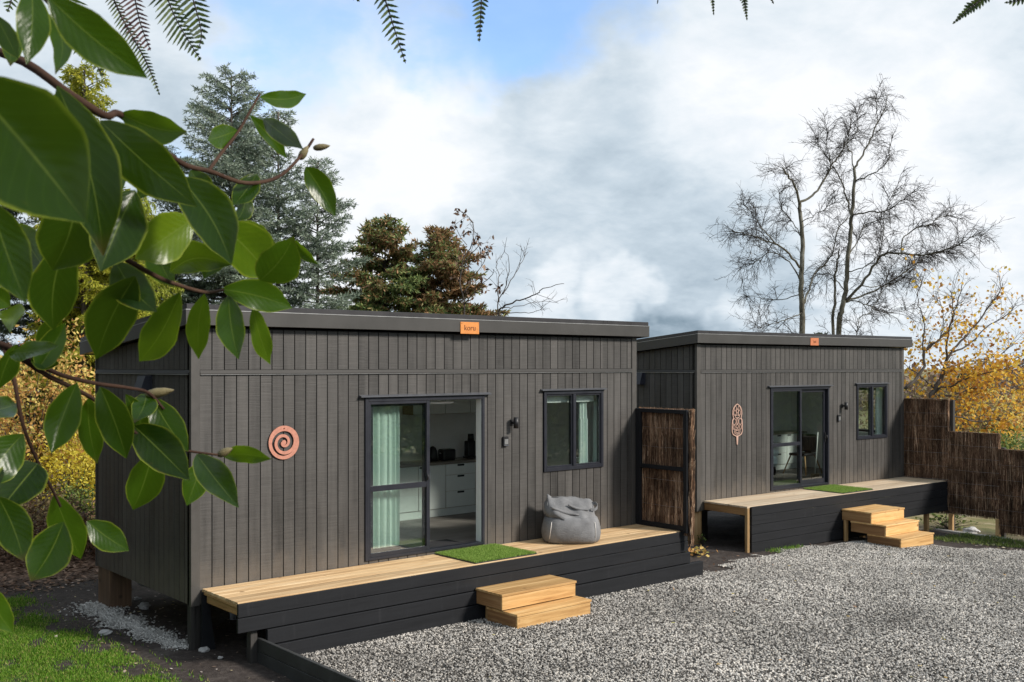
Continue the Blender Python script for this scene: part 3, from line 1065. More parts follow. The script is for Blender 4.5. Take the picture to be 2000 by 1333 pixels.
def spiral():
    """flat cut-out spiral that widens outwards and closes into a ring"""
    cx, cz, rz, rx = 1.134, 1.594, .198, .202
    t = thing('spiral_ornament', 'round terracotta coloured spiral plaque on the nearer cabin wall', 'wall ornament', (cx, 0, cz))
    turns = 1.85
    n = 110
    mb = MB()
    V, Fc = [], []
    for i in range(n + 1):
        s = i / n
        an = math.pi / 2 - 2 * math.pi * turns * (1 - s) + .35
        rad = .022 + .153 * (s ** 1.12)
        w = .014 + .008 * s
        for rr in (rad - w, rad + w):
            for y in (-.022, -.010):
                V.append((cx + rr * math.cos(an) * rx / .2, y, cz + rr * math.sin(an) * rz / .2))
        if i:
            a, b = (i - 1) * 4, i * 4
            Fc += [(a, b, b + 2, a + 2), (a + 1, a + 3, b + 3, b + 1), (a, a + 1, b + 1, b), (a + 2, b + 2, b + 3, a + 3)]
    mb.add(V, Fc)
    part('scroll', mb, 'copper_rust', t)
    m = 72
    V, Fc = [], []
    for i in range(m):
        an = 2 * math.pi * i / m
        top = max(0.0, math.sin(an))
        for rr in (.158 - .022 * top, .200):
            for y in (-.0225, -.0095):
                V.append((cx + rr * math.cos(an), y, cz + rr * math.sin(an)))
        a, b = i * 4, ((i + 1) % m) * 4
        Fc += [(a, b, b + 2, a + 2), (a + 1, a + 3, b + 3, b + 1), (a, a + 1, b + 1, b), (a + 2, b + 2, b + 3, a + 3)]
    part('ring', MB().add(V, Fc), 'copper_rust', t)
    part('disc', MB().tube([(cx, -.0215, cz), (cx, -.0105, cz)], .030, 20, True, False), 'copper_rust', t)
    part('fixing', MB().tube([(cx + .002, -.030, cz + .168), (cx + .002, -.0005, cz + .168)], .008, 8), 'engraved', t)
    part('standoff', MB().tube([(cx, -.0100, cz), (cx, -.0003, cz)], .010, 8), 'engraved', t)


spiral()


def ring_loop(pts, w, y0, y1):
    """closed flat band following an outline, w wide"""
    n = len(pts)
    V, Fc = [], []
    c = np.mean(np.array(pts), 0)
    for i in range(n):
        p, q, r = np.array(pts[i - 1]), np.array(pts[i]), np.array(pts[(i + 1) % n])
        t = r - p
        nn = np.array([t[1], -t[0]]) / (np.linalg.norm(t) + 1e-9)
        for s in (-.5, .5):
            a = q + nn * w * s
            V += [(a[0], y0, a[1]), (a[0], y1, a[1])]
        a, b = i * 4, ((i + 1) % n) * 4
        Fc += [(a, b, b + 2, a + 2), (a + 1, a + 3, b + 3, b + 1), (a, a + 1, b + 1, b), (a + 2, b + 2, b + 3, a + 3)]
    return MB().add(V, Fc)


def feather():
    cx, zt, zb = 1.135, 1.795, 1.0
    t = thing('feather_ornament', 'tall pale copper lattice plaque ending in a point on the farther cabin wall', 'wall ornament', (cx, 0, zb), F2)
    out = []
    prof = [(0, .0), (.03, .06), (.07, .105), (.13, .130), (.19, .135), (.245, .118), (.275, .112), (.31, .140), (.38, .150), (.46, .152), (.53, .150), (.58, .125), (.605, .075), (.625, .020), (.78, .004)]
    for s, w in prof:
        out.append((cx + w, zt - s))
    for s, w in reversed(prof[1:]):
        out.append((cx - w, zt - s))
    part('outline', ring_loop(out, .019, -.020, -.009), 'pale_copper', t)
    for (dx, s, a, b) in ((-.055, .085, .032, .042), (.055, .085, .032, .042), (-.07, .17, .040, .046), (.065, .17, .034, .046), (0, .135, .028, .04), (-.085, .34, .048, .058), (.085, .34, .048, .058), (0, .33, .022, .06),
                          (0, .43, .036, .034), (-.095, .445, .028, .045), (.095, .445, .028, .045), (0, .535, .085, .05), (0, .535, .05, .025), (0, .24, .06, .028)):
        lp = [(cx + dx + a * math.cos(2 * math.pi * k / 18), zt - s + b * math.sin(2 * math.pi * k / 18)) for k in range(18)]
        part('cutout_ring', ring_loop(lp, .011, -.0195, -.0095), 'pale_copper', t)
    part('stem', MB().prism([(cx - .022, zt - .61), (cx + .022, zt - .61), (cx + .003, zb), (cx - .003, zb)], -.0205, -.0085, 'y'), 'pale_copper', t)
    for s in (.2, .48):
        part('standoff', MB().tube([(cx + .15 * (.9 if s > .3 else .82), -.0088, zt - s), (cx + .15 * (.9 if s > .3 else .82), -.0003, zt - s)], .008, 6), 'engraved', t)


feather()


def text_mesh(word, size):
    cu = bpy.data.curves.new('lettering', 'FONT')
    cu.body = word
    cu.size = size
    cu.align_x = 'CENTER'
    cu.align_y = 'CENTER'
    cu.extrude = .0012
    o = bpy.data.objects.new('lettering', cu)
    COL.objects.link(o)
    dg = bpy.context.evaluated_depsgraph_get()
    me = bpy.data.meshes.new_from_object(o.evaluated_get(dg))
    bpy.data.objects.remove(o)
    return me


def sign(fr, x0, x1, z0, z1, mat, word, label):
    yf = -.126
    cx, cz = (x0 + x1) / 2, (z0 + z1) / 2
    t = thing('name_sign', label, 'sign', (cx, yf, z0), fr, 'name signs on the roof edges')
    part('plate', MB().cbox(x0, x1, yf - .010, yf - .0015, z0, z1, .003), mat, t)
    me = text_mesh(word, .105 if word == 'koru' else .075)
    me.materials.append(MAT['engraved'])
    lt = link('lettering', me, None, t)
    lt.location = (0, -.0118, (z1 - z0) / 2)
    lt.rotation_euler = (math.pi / 2, 0, 0)
    for sx_ in (x0 + .018, x1 - .018):
        part('screw', MB().tube([(sx_, yf - .013, z1 - .02), (sx_, yf - .0095, z1 - .02)], .005, 6), 'engraved', t)


sign(F1, 3.70, 4.02, 2.937, 3.098, 'sign_copper', 'koru', 'bright orange copper name plate reading koru on the nearer roof edge')
sign(F2, 3.30, 3.58, 2.955, 3.110, 'sign_rust', 'hui', 'small rust coloured name plate on the farther roof edge')
# ------------------------------------------------------------------ decks
def deck(fr, x0, x1, D, wood, rows, label, xl, posts=True):
    t = thing('deck', label, 'deck', (x0, -D, rows[-1][1]), fr, 'decks along the cabin fronts')
    n = 6
    w = (D - .022) / n
    for i in range(n):
        y1 = -.022 - i * w
        part('plank', MB().cbox(x0, x1 + (.02 if i % 2 else .0) * 0, y1 - w + .004, y1, -.034, 0.0, .004), wood, t)
    for (zt, zb, a, b, pr) in rows:
        part('fascia_board', MB().cbox(a, b, -D - .034 - pr, -D - .002 - (0 if pr == 0 else .001), zb, zt, .004), 'black_paint', t)
    return t


d1 = deck(F1, .113, 7.31, .922, 'deck_wood', [(-.012, -.156, .100, 7.43, 0), (-.164, -.318, .095, 7.44, .004), (-.328, -.490, .43, 7.47, .020), (-.500, -.742, .43, 7.745, .046)],
          'nearer timber deck with black painted boards and a bean bag on it', .113)
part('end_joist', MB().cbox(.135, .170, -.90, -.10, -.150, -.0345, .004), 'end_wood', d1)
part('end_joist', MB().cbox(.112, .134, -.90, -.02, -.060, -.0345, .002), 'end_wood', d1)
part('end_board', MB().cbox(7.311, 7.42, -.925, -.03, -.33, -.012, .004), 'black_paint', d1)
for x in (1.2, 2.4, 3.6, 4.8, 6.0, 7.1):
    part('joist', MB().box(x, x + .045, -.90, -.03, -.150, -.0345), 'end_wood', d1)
part('brace', MB().prism([(.100, -.035), (.155, -.035), (.255, -.72), (.085, -.72)], -.075, -.035, 'y'), 'black_paint', d1, 'black tapered board propping the deck end')
part('post', MB().cbox(.28, .36, -.88, -.80, -.75, -.151, .005), 'dark_timber', d1)
for x in (2.4, 4.8, 7.1):
    part('post', MB().cbox(x + .05, x + .13, -.86, -.78, -.80, -.151, .005), 'dark_timber', d1)

d2 = deck(F2, .165, 6.93, 1.05, 'deck_wood_b', [(-.010, -.170, .248, 6.93, 0), (-.176, -.338, .248, 6.93, .003), (-.345, -.505, .248, 6.93, 0), (-.512, -.655, .248, 6.93, .002), (-.662, -.872, .248, 5.2, .001)],
          'farther pale timber deck with a black boarded front and open end', .165)
part('end_joist', MB().cbox(.175, .215, -.985, -.03, -.165, -.0345, .004), 'end_wood', d2)
part('post', MB().cbox(.170, .245, -1.049, -.987, -.86, -.0345, .006), 'post_wood', d2, 'pale timber corner post with a dark knot')
for x in (1.4, 2.6, 3.8, 5.0, 6.2):
    part('joist', MB().box(x, x + .045, -1.02, -.03, -.150, -.0345), 'end_wood', d2)
    part('post', MB().cbox(x + .05, x + .14, -1.0, -.91, -1.2, -.151, .005), 'post_wood', d2)

# low retaining wall that holds the gravel at its left edge
rw = thing('retaining_wall', 'low dark grey board wall holding back the gravel at the left', 'retaining wall', (.385, -2.8, -.78))
for zt, zb, xo in ((-.425, -.562, 0), (-.566, -.80, .004)):
    for ya, yb in ((-3.0, -.62), (-7.0, -3.004)):
        part('board', MB().cbox(.360 - xo, .402, ya, yb, zb, zt, .004), 'dark_board', rw)
for y in (-.75, -2.0, -3.3, -4.6, -5.9):
    part('peg', MB().cbox(.4025, .45, y - .04, y, -.95, -.46, .004), 'dark_timber', rw)


# ------------------------------------------------------------------ steps
def steps(fr, x0, x1, levels, ground, label, legs=()):
    """levels: (tread z, back y, front y, shift in x, bottom z)"""
    t = thing('wooden_steps', label, 'steps', ((x0 + x1) / 2, levels[-1][2], ground), fr, 'loose wooden steps up to the decks')
    for (z, yb, yf, sx_, zb) in levels:
        a, b = x0 + sx_, x1 + sx_
        ym = (yb + yf) / 2
        part('tread', MB().cbox(a - .012, b + .012, ym + .002, yb, z - .030, z, .004), 'step_wood', t)
        part('tread', MB().cbox(a - .012, b + .012, yf - .012, ym - .002, z - .030, z, .004), 'step_wood', t)
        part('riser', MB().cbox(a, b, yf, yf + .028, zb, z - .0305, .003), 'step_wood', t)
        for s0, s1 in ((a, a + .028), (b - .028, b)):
            part('side_panel', MB().cbox(s0, s1, yf + .0285, yb - .004, zb, z - .0305, .003), 'shaded_side_wood', t)
    for (a, b, c, d, zt) in legs:
        part('leg', MB().cbox(a, b, c, d, ground - .03, zt, .004), 'post_wood', t)


steps(F1, 3.30, 4.545, [(-.285, -.972, -1.478, 0.0, -.478), (-.495, -1.13, -1.708, .045, -.715)], -.70, 'two wooden steps in front of the nearer deck', [(3.40, 3.46, -1.10, -1.03, -.479), (4.40, 4.46, -1.10, -1.03, -.479)])
steps(F2, 2.97, 4.10, [(-.275, -1.10, -1.75, 0.0, -.483), (-.485, -1.30, -2.06, 0.0, -.688), (-.690, -1.66, -2.37, 0.0, -.905)], -.90, 'three wooden steps in front of the farther deck', [(2.975, 3.055, -1.19, -1.135, -.484), (4.015, 4.095, -1.19, -1.135, -.484)])


# ------------------------------------------------------------------ brushwood
def twigs(rng, n, u0, u1, z0, z1, lmin, lmax, thick, place, rad=(.0018, .0042), lean=.05):
    """n thin upright sticks; place(u, off, z) -> xyz arrays"""
    u = rng.uniform(u0, u1, n)
    ln = rng.uniform(lmin, lmax, n)
    zs = rng.uniform(z0 - .1, z1 - .1, n)
    zs = np.maximum(zs, z0 - rng.uniform(0, .02, n))
    ze = np.minimum(zs + ln, z1 + np.abs(rng.normal(0, .012, n)))
    u2 = np.clip(u + rng.normal(0, lean, n) * (ze - zs), u0 - .015, u1 + .015)
    of = rng.uniform(0, thick, n)
    of2 = np.clip(of + rng.normal(0, .012, n), -.012, thick + .012)
    r = rng.uniform(*rad, n)
    V = np.zeros((n, 6, 3))
    for k in range(3):
        a = 2 * math.pi * k / 3 + .5
        V[:, k] = np.stack(place(u + r * math.cos(a), of + r * math.sin(a), zs), -1)
        V[:, 3 + k] = np.stack(place(u2 + .6 * r * math.cos(a), of2 + .6 * r * math.sin(a), ze), -1)
    b = np.arange(n)[:, None] * 6
    Fq = np.concatenate([b + np.array([[0, 1, 4, 3]]), b + np.array([[1, 2, 5, 4]]), b + np.array([[2, 0, 3, 5]])], 0)
    return V.reshape(-1, 3), Fq


def twig_part(name, V, Fq, parent):
    me = mesh_arrays(name, V - np.array(ORG[parent.name]), Fq)
    o = link(name, me, 'brushwood', parent)
    o['kind'] = 'stuff'
    return o


rb = np.random.default_rng(11)
gt = thing('screen_gate', 'black framed brushwood screen standing at the right end of the nearer deck', 'screen', (7.30, -.5, .0))
gx0, gx1 = 7.285, 7.335
ya, yb = -1.055, .0
yb = -.018
part('frame_rail', MB().cbox(gx0, gx1, ya + .07, yb - .10, 1.775, 1.835, .003), 'black_paint', gt)
part('frame_rail', MB().cbox(gx0, gx1, ya + .07, yb - .10, .008, .075, .003), 'black_paint', gt)
part('frame_rail', MB().cbox(gx0, gx1, ya + .07, yb - .10, .905, .965, .003), 'black_paint', gt)
part('frame_post', MB().cbox(gx0, gx1, yb - .10, yb, .008, 1.835, .003), 'black_paint', gt)
part('frame_post', MB().cbox(gx0, gx1, ya, ya + .07, -.02, 1.835, .003), 'black_paint', gt)
part('backing', MB().box(gx1 + .022, gx1 + .032, ya + .01, yb - .01, .0, 1.80), 'pile_wood', gt)
V, Fq = twigs(rb, 5200, ya - .02, yb - .02, -.06, 1.83, .25, .9, .055, lambda u, o, z: (gx1 + .003 + o, u, z))
twig_part('brushwood', V, Fq, gt)
V, Fq = twigs(rb, 900, ya - .045, ya - .005, -.20, 1.84, .12, .5, .07, lambda u, o, z: (gx1 + .0 + o, u, z), (.002, .0045), .12)
twig_part('brushwood_edge', V, Fq, gt)
for z in (.35, .75, 1.25, 1.55):
    part('wire', MB().tube([(gx1 - .002, yb - .11, z), (gx1 - .002, -.5, z - .006), (gx1 - .002, ya + .08, z)], .0022, 4), 'wire', gt)
t = thing('outside_socket', 'small pale socket box on the shaded corner of the farther cabin', 'socket', (0, .07, .62), F2)
part('box', MB().cbox(-.045, -.0005, .03, .12, .60, .75, .006), 'alu', t)
part('cover', MB().cbox(-.052, -.0455, .035, .115, .61, .74, .003), 'silver', t)

# fence that steps down from the far cabin towards the yard
fe = thing('brushwood_fence', 'tall brown brushwood fence stepping down at the right', 'fence', (7.02, -1.2, -1.1), F2)
FX = 6.985
secs = [(-1.075, .30, -.74, 1.775), (-2.21, -1.06, -.73, 1.075), (-5.6, -2.19, -1.02, .755)]
for (a, b, z0, z1) in secs:
    pn = part('panel', MB().box(FX + .055, FX + .066, a + .01, b - .01, z0 + .02, z1 - .015), 'pile_wood', fe)
    n = int(2300 * (b - a) * (z1 - z0)) if a > -3 else int(1700 * (b - a) * (z1 - z0))
    V, Fq = twigs(rb, n, a, b, z0, z1, .2, .85, .06, lambda u, o, z: (FX - .008 + o, u, z))
    twig_part('brushwood', V, Fq, pn)
    part('capping', MB().cbox(FX - .006, FX + .075, a, b, z1 + .004, z1 + .018, .003), 'pile_wood', pn)
    nz = int((z1 - z0) / .30)
    for k in range(1, nz + 1):
        z = z1 - k * (z1 - z0) / (nz + .6)
        part('wire', MB().tube([(FX - .016, b, z), (FX - .018, (a + b) / 2, z - .008), (FX - .016, a, z)], .0028, 4), 'wire', pn)
for y, zt, m in ((-1.105, 1.78, 'dark_timber'), (-2.24, .80, 'dark_timber'), (-3.9, .74, 'dark_timber'), (-5.5, .74, 'dark_timber')):
    part('post', MB().cbox(FX + .068, FX + .150, y - .045, y + .045, -1.4, zt, .005), m, fe)
for y, x in ((-1.13, FX - .02), (-2.17, FX - .0)):
    part('footing_post', MB().cbox(x, x + .085, y - .045, y + .045, -1.42, -.72, .005), 'post_wood', fe, 'pale timber post under the fence')
solo('concrete_edge', MB().cbox(6.80, 6.94, -2.45, -.85, -1.25, -1.075, .01), 'concrete', 'weathered pale concrete edging strip under the brushwood fence', 'edging', (6.85, -1.6, -1.2), F2)


# ------------------------------------------------------------------ door mats of artificial turf
def turf_mat(fr, x0, x1, y0, y1, label, n, seed):
    rg = np.random.default_rng(seed)
    t = thing('turf_mat', label, 'door mat', ((x0 + x1) / 2, (y0 + y1) / 2, 0), fr, 'artificial turf mats at the doors')
    part('backing', MB().cbox(x0, x1, y0, y1, .002, .012, .003), 'rubber_mat', t)
    P = np.stack([rg.uniform(x0 + .005, x1 - .005, n), rg.uniform(y0 + .005, y1 - .005, n), np.full(n, .0125)], -1)
    V, Fq = blades(rg, P, .022, .0045, .45)
    o = link('turf_pile', mesh_arrays('turf_pile', V - np.array(ORG[t.name]), Fq), 'turf', t)
    o['kind'] = 'stuff'


def blades(rg, P, h, w, lean):
    n = len(P)
    az = rg.uniform(0, 2 * math.pi, n)
    hh = h * rg.uniform(.6, 1.3, n)
    ln = rg.uniform(0, lean, n) * hh
    az2 = rg.uniform(0, 2 * math.pi, n)
    side = np.stack([np.cos(az), np.sin(az), np.zeros(n)], -1) * w * .5
    tip = P + np.stack([np.cos(az2) * ln, np.sin(az2) * ln, hh], -1)
    V = np.stack([P - side, P + side, tip + side * .35, tip - side * .35], 1).reshape(-1, 3)
    return V, np.arange(n * 4).reshape(-1, 4)


turf_mat(F1, 3.335, 4.385, -.915, -.035, 'bright green turf mat at the open door of the nearer cabin', 26000, 1)
turf_mat(F2, 3.14, 4.18, -1.02, -.06, 'bright green turf mat at the shut door of the farther cabin', 14000, 2)


# ------------------------------------------------------------------ bean bag
def bean_bag():
    cx, cy = 5.43, -.475
    t = thing('bean_bag', 'slumped grey canvas bean bag with pale piping on the nearer deck', 'bean bag', (cx, cy, .002), F1, None, -YAW)
    t.scale = (1.0, 1.0, .90)
    rg = random.Random(4)
    # body: rings from the floor to the crease
    prof = [(0.0, .345, .26), (.012, .385, .30), (.06, .412, .335), (.14, .422, .35), (.24, .415, .345), (.33, .398, .325), (.385, .372, .295), (.405, .345, .26), (.41, .20, .14)]
    n = 72

    def ringpts(z, a, b, pw=2.8, dx=0.0, dz=None):
        out = []
        for k in range(n):
            th = 2 * math.pi * k / n
            c, s = math.cos(th), math.sin(th)
            x = a * math.copysign(abs(c) ** (2 / pw), c) + dx
            y = b * math.copysign(abs(s) ** (2 / pw), s)
            zz = z
            fold = .006 * math.sin(13 * th + 9 * z) + .004 * math.sin(29 * th - 31 * z) + (.022 * math.sin(7 * th + 34 * z) + .012 * math.sin(15 * th - 50 * z) if z > .42 else 0)
            if abs(c) > .72:
                fold += .008 * math.sin(55 * z + 4 * th) * (abs(c) - .72) / .28
            x *= 1 + fold
            y *= 1 + fold * 1.3
            if dz:
                zz += dz(x, y)
            out.append((x, y, zz))
        return out

    def loft(rings, close=True):
        V = [p for r in rings for p in r]
        Fc = []
        for i in range(len(rings) - 1):
            for k in range(n):
                k2 = (k + 1) % n
                Fc.append((i * n + k, i * n + k2, (i + 1) * n + k2, (i + 1) * n + k))
        if close:
            Fc.append(tuple(reversed(range(n))))
            Fc.append(tuple((len(rings) - 1) * n + k for k in range(n)))
        return MB().add(V, Fc, True)
    rings = [ringpts(z, a, b) for z, a, b in prof]
    link('body', loft(rings).mesh('body'), 'grey_canvas', t)

    # slack upper part, folded over: high on the left, sagging to the right
    def sag(x, y):
        d = .5 * math.exp(-((x - .05 - .9 * y) / .10) ** 2) * .045
        return -.065 * (x / .3) + .024 * math.sin(9 * x + 5 * y) + d - .018 * math.sin(17 * x - 8 * y) + .010 * math.sin(31 * x + 13 * y)

    def slope(k):
        return lambda x, y: sag(x, y) * k - .10 * k * max(0.0, -y) / .3
    up = [(.36, .335, .25, .25), (.415, .360, .285, .5), (.455, .372, .300, .8), (.50, .362, .270, 1.0), (.545, .345, .215, 1.0), (.60, .335, .150, 1.0), (.645, .330, .100, 1.0), (.672, .325, .060, 1.0), (.684, .300, .022, 1.0)]
    rings = [ringpts(z, a, b, 2.5, -.012, slope(k)) for z, a, b, k in up]
    link('slack_top', loft(rings).mesh('slack_top'), 'grey_canvas', t)
    # folds lying across the top
    for x0, z0, x1, z1, y, r in ((-.30, .575, .10, .450, -.225, .022), (-.05, .60, .24, .52, -.165, .020)):
        pts = [(x0 + (x1 - x0) * s, y + .03 * math.sin(3 * s) - .05 * s * (1 - s), z0 + (z1 - z0) * s - .03 * math.sin(math.pi * s)) for s in [k / 8 for k in range(9)]]
        link('fold', MB().tube(pts, [r * (.4 + .9 * math.sin(math.pi * (k + .6) / 9.2)) for k in range(9)], 8).mesh('fold'), 'grey_canvas', t)
    for sgn, xs in ((-1, (-.322, -.312, -.300, -.288, -.262)), (1, (.326, .332, .332, .322, .305))):
        zz = (.015, .12, .23, .33, .415)
        pts = []
        for x, z in zip(xs, zz):
            b = np.interp(z, [p[0] for p in prof], [p[2] for p in prof])
            a = np.interp(z, [p[0] for p in prof], [p[1] for p in prof])
            y = -b * (1 - min(.999, abs(x / a)) ** 2.8) ** (1 / 2.8) - .008
            pts.append((x, y, z))
        link('piping', MB().tube(pts, .0055, 6).mesh('piping'), 'piping', t)
    rim = [(-.30, -.03, .655), (-.335, -.06, .63), (-.338, -.09, .58), (-.31, -.12, .545)]
    link('piping', MB().tube(rim, .008, 6).mesh('piping'), 'piping', t)
    link('piping', MB().tube([(-.31, -.02, .695), (-.2, -.03, .70), (0.0, -.03, .672), (.2, -.03, .640), (.29, -.03, .622)], .006, 6).mesh('piping'), 'grey_canvas', t)
    hd = [(.29, -.03, .60), (.345, -.05, .612), (.372, -.075, .585), (.368, -.10, .545), (.33, -.13, .515), (.27, -.15, .52)]
    V, Fc = [], []
    for i, p in enumerate(hd):
        V += [(p[0], p[1], p[2] + .022), (p[0] + .004, p[1] - .005, p[2] - .022)]
        if i:
            Fc.append((2 * i - 2, 2 * i, 2 * i + 1, 2 * i - 1))
    h_ = link('handle', MB().add(V, Fc).mesh('handle'), 'grey_canvas', t)
    sm = h_.modifiers.new('thickness', 'SOLIDIFY')
    sm.thickness = .008


bean_bag()


# ------------------------------------------------------------------ rooms
def curtain(fr, x0, x1, y, z0, z1, label):
    wide = x1 - x0 > .3
    t = thing('curtain', label, 'curtain', ((x0 + x1) / 2, y, z0), fr)
    n = 90
    V, Fc = [], []
    for i in range(n + 1):
        s = i / n
        x = x0 + (x1 - x0) * s
        for j, z in enumerate((z0, z0 + .7, z1 - .25, z1)):
            amp = (.035, .032, .022, .012)[j]
            V.append((x + .01 * math.sin(s * 31), y + amp * math.sin(s * 2 * math.pi * (6.5 if wide else 2.2) + 1.1 * math.sin(s * 7.3) + .5 * math.sin(j + s * 5)) + .012 * math.sin(s * 43), z))
        if i:
            for j in range(3):
                a, b = (i - 1) * 4 + j, i * 4 + j
                Fc.append((a, b, b + 1, a + 1))
    part('drape', MB().add(V, Fc, True), 'curtain', t)
    part('track', MB().cbox(x0 - (.05 if wide else .01), x1 + (.9 if wide else .01), y - .015, y + .015, z1 + .004, z1 + .03, .002), 'white_wall', t)


curtain(F1, 2.36, 2.93, .205, .06, 1.985, 'mint green curtain behind the glass of the nearer cabin door')


for a_, b_, l_ in ((6.27, 6.41, 'narrow pale curtain left in the right pane of the nearer window'), (6.58, 6.68, 'narrow pale curtain at the right edge of the nearer window')):
    curtain(F1, a_, b_, .20, .98, 1.955, l_)
for a_, b_, l_ in ((5.36, 5.43, 'thin pale curtain edge at the left of the farther window'), (6.20, 6.42, 'pale mint curtain in the right pane of the farther window')):
    curtain(F2, a_, b_, .20, .96, 2.03, l_)


def kitchen(fr, x0, x1, yf, yb, units, label):
    t = thing('kitchen_units', label, 'kitchen', ((x0 + x1) / 2, yf, .036), fr)
    part('carcass', MB().box(x0, x1, yf + .022, yb, .16, .885), 'ply_edge', t)
    part('plinth', MB().box(x0 + .01, x1 - .01, yf + .03, yb, .037, .1595), 'cupboard', t)
    part('worktop', MB().cbox(x0 - .01, x1 + .01, yf - .02, yb, .886, .925, .003), 'bench', t)
    for (a, b, kind) in units:
        if kind == 'drawers':
            zs = [.165, .435, .70, .882]
            for p, q in zip(zs[:-1], zs[1:]):
                d = part('drawer', MB().cbox(a + .008, b - .008, yf, yf + .0215, p + .003, q - .003, .002), 'cupboard', t)
                m_ = (a + b) / 2
                part('grip', MB().box(m_ - .07, m_ + .07, yf - .002, yf - .0002, q - .042, q - .010), 'black_plastic', d)
        else:
            d = part('cupboard_door', MB().cbox(a + .008, b - .008, yf, yf + .0215, .168, .879, .002), 'cupboard', t)
            part('grip', MB().box(a + .02, a + .15, yf - .002, yf - .0002, .84, .87), 'black_plastic', d)
    return t


kitchen(F1, 4.3, 6.9, 2.45, 2.975, [(4.3, 4.85, 'door'), (4.85, 5.40, 'door'), (5.40, 6.02, 'drawers'), (6.02, 6.45, 'door'), (6.45, 6.9, 'door')],
        'white kitchen units with slotted drawers inside the open door')
t = thing('wall_cupboards', 'pale wall cupboards above the bench inside the open door', 'cupboard', (5.5, 2.8, 1.70))
for a, b in ((4.9, 5.55), (5.55, 6.08), (6.08, 6.8)):
    part('cupboard_door', MB().cbox(a + .006, b - .006, 2.66, 2.68, 1.705, 2.40, .002), 'cupboard', t)
part('carcass', MB().box(4.9, 6.8, 2.6805, 2.975, 1.70, 2.41), 'ply_edge', t)
t = thing('toaster', 'black toaster and kettle silhouette on the kitchen bench', 'toaster', (5.55, 2.62, .926))
t['label'] = 'black toaster on the kitchen bench inside the open door'
part('body', MB().cbox(5.44, 5.70, 2.56, 2.74, .935, 1.115, .02), 'black_plastic', t)
part('slot', MB().box(5.48, 5.66, 2.60, 2.62, 1.1155, 1.118), 'silver', t)
part('foot', MB().box(5.46, 5.68, 2.58, 2.72, .9265, .9345), 'black_plastic', t)
part('lever', MB().cbox(5.425, 5.439, 2.63, 2.67, 1.04, 1.06, .002), 'silver', t)
t = thing('kettle', 'black kettle left of the toaster on the kitchen bench', 'kettle', (5.30, 2.68, .926))
part('body', MB().tube([(5.30, 2.68, .9265), (5.30, 2.68, 1.0), (5.30, 2.68, 1.10), (5.30, 2.68, 1.15)], [.085, .085, .07, .05], 18), 'black_plastic', t)
part('handle', MB().tube([(5.23, 2.66, 1.14), (5.18, 2.64, 1.12), (5.175, 2.64, 1.02), (5.21, 2.66, .97)], .012, 8), 'black_plastic', t)
part('lid', MB().tube([(5.30, 2.68, 1.1505), (5.30, 2.68, 1.175)], [.045, .012], 14), 'black_plastic', t)
t = thing('coffee_machine', 'tall black coffee maker on the kitchen bench at the right', 'coffee maker', (6.12, 2.66, .926))
part('base', MB().cbox(6.02, 6.24, 2.56, 2.80, .927, .96, .006), 'black_plastic', t)
part('column', MB().cbox(6.05, 6.21, 2.68, 2.80, .9605, 1.22, .01), 'black_plastic', t)
part('tank', MB().tube([(6.12, 2.70, 1.2205), (6.12, 2.70, 1.34)], [.06, .05], 14), 'black_plastic', t)
solo('floor_mat', MB().cbox(3.42, 4.02, .15, .60, .0365, .046, .003), 'rubber_mat', 'dark door mat just inside the open door', 'mat', (3.7, .37, .0365))
# blind and bottles at the front window
t = thing('roller_blind', 'pale roller blind pulled up inside the window of the nearer cabin', 'blind', (5.95, .15, 1.95))
part('roll', MB().tube([(5.36, .175, 2.06), (6.53, .175, 2.06)], .032, 12), 'cupboard', t)
part('cloth', MB().box(5.37, 6.52, .140, .1425, 1.955, 2.06), 'cupboard', t)
t = thing('soap_bottle', 'green bottle standing in the lower left corner of the front window', 'bottle', (5.47, .16, .957))
part('ledge', MB().box(5.36, 6.53, .129, .22, .94, .9555), 'cupboard', t)
part('bottle', MB().tube([(5.47, .175, .956), (5.47, .175, 1.06), (5.47, .175, 1.085), (5.47, .175, 1.11)], [.035, .035, .014, .012], 14), 'green_glass', t)
# far cabin: bed, units, chair and a broom behind the glass
kitchen(F2, 4.7, 6.7, 2.45, 2.975, [(4.7, 5.35, 'door'), (5.35, 5.95, 'drawers'), (5.95, 6.7, 'door')], 'white units along the rear wall of the farther cabin')
t = thing('bed', 'bed with pale bedding seen through the glass of the farther cabin', 'bed', (3.4, 1.8, .036), F2)
part('base', MB().cbox(2.60, 4.05, 1.30, 2.85, .12, .30, .02), 'black_plastic', t)
for x in (2.65, 3.94):
    part('leg', MB().box(x, x + .06, 1.35, 1.41, .037, .1195), 'black_plastic', t)
    part('leg', MB().box(x, x + .06, 2.7, 2.76, .037, .1195), 'black_plastic', t)
part('mattress', MB().cbox(2.58, 4.12, 1.27, 2.87, .3005, .54, .07), 'bedding', t)
part('pillow', MB().cbox(3.60, 4.14, 1.25, 1.85, .5405, .68, .06), 'bedding', t)
t = thing('chair', 'black chair with slanting timber legs behind the shut glass door', 'chair', (5.36, 1.55, .036), F2)
part('seat', MB().cbox(5.14, 5.60, 1.35, 1.8, .46, .52, .02), 'black_plastic', t)
part('backrest', MB().cbox(5.54, 5.62, 1.35, 1.8, .54, .95, .03), 'black_plastic', t)
part('back_post', MB().cbox(5.555, 5.595, 1.50, 1.65, .5205, .5395, .002), 'black_plastic', t)
for a, b, c, d in ((5.18, 1.38, 5.06, 1.26), (5.56, 1.38, 5.68, 1.26), (5.18, 1.77, 5.06, 1.89), (5.56, 1.77, 5.68, 1.89)):
    part('leg', MB().tube([(c, d, .037), (a, b, .459)], [.012, .018], 8), 'post_wood', t)
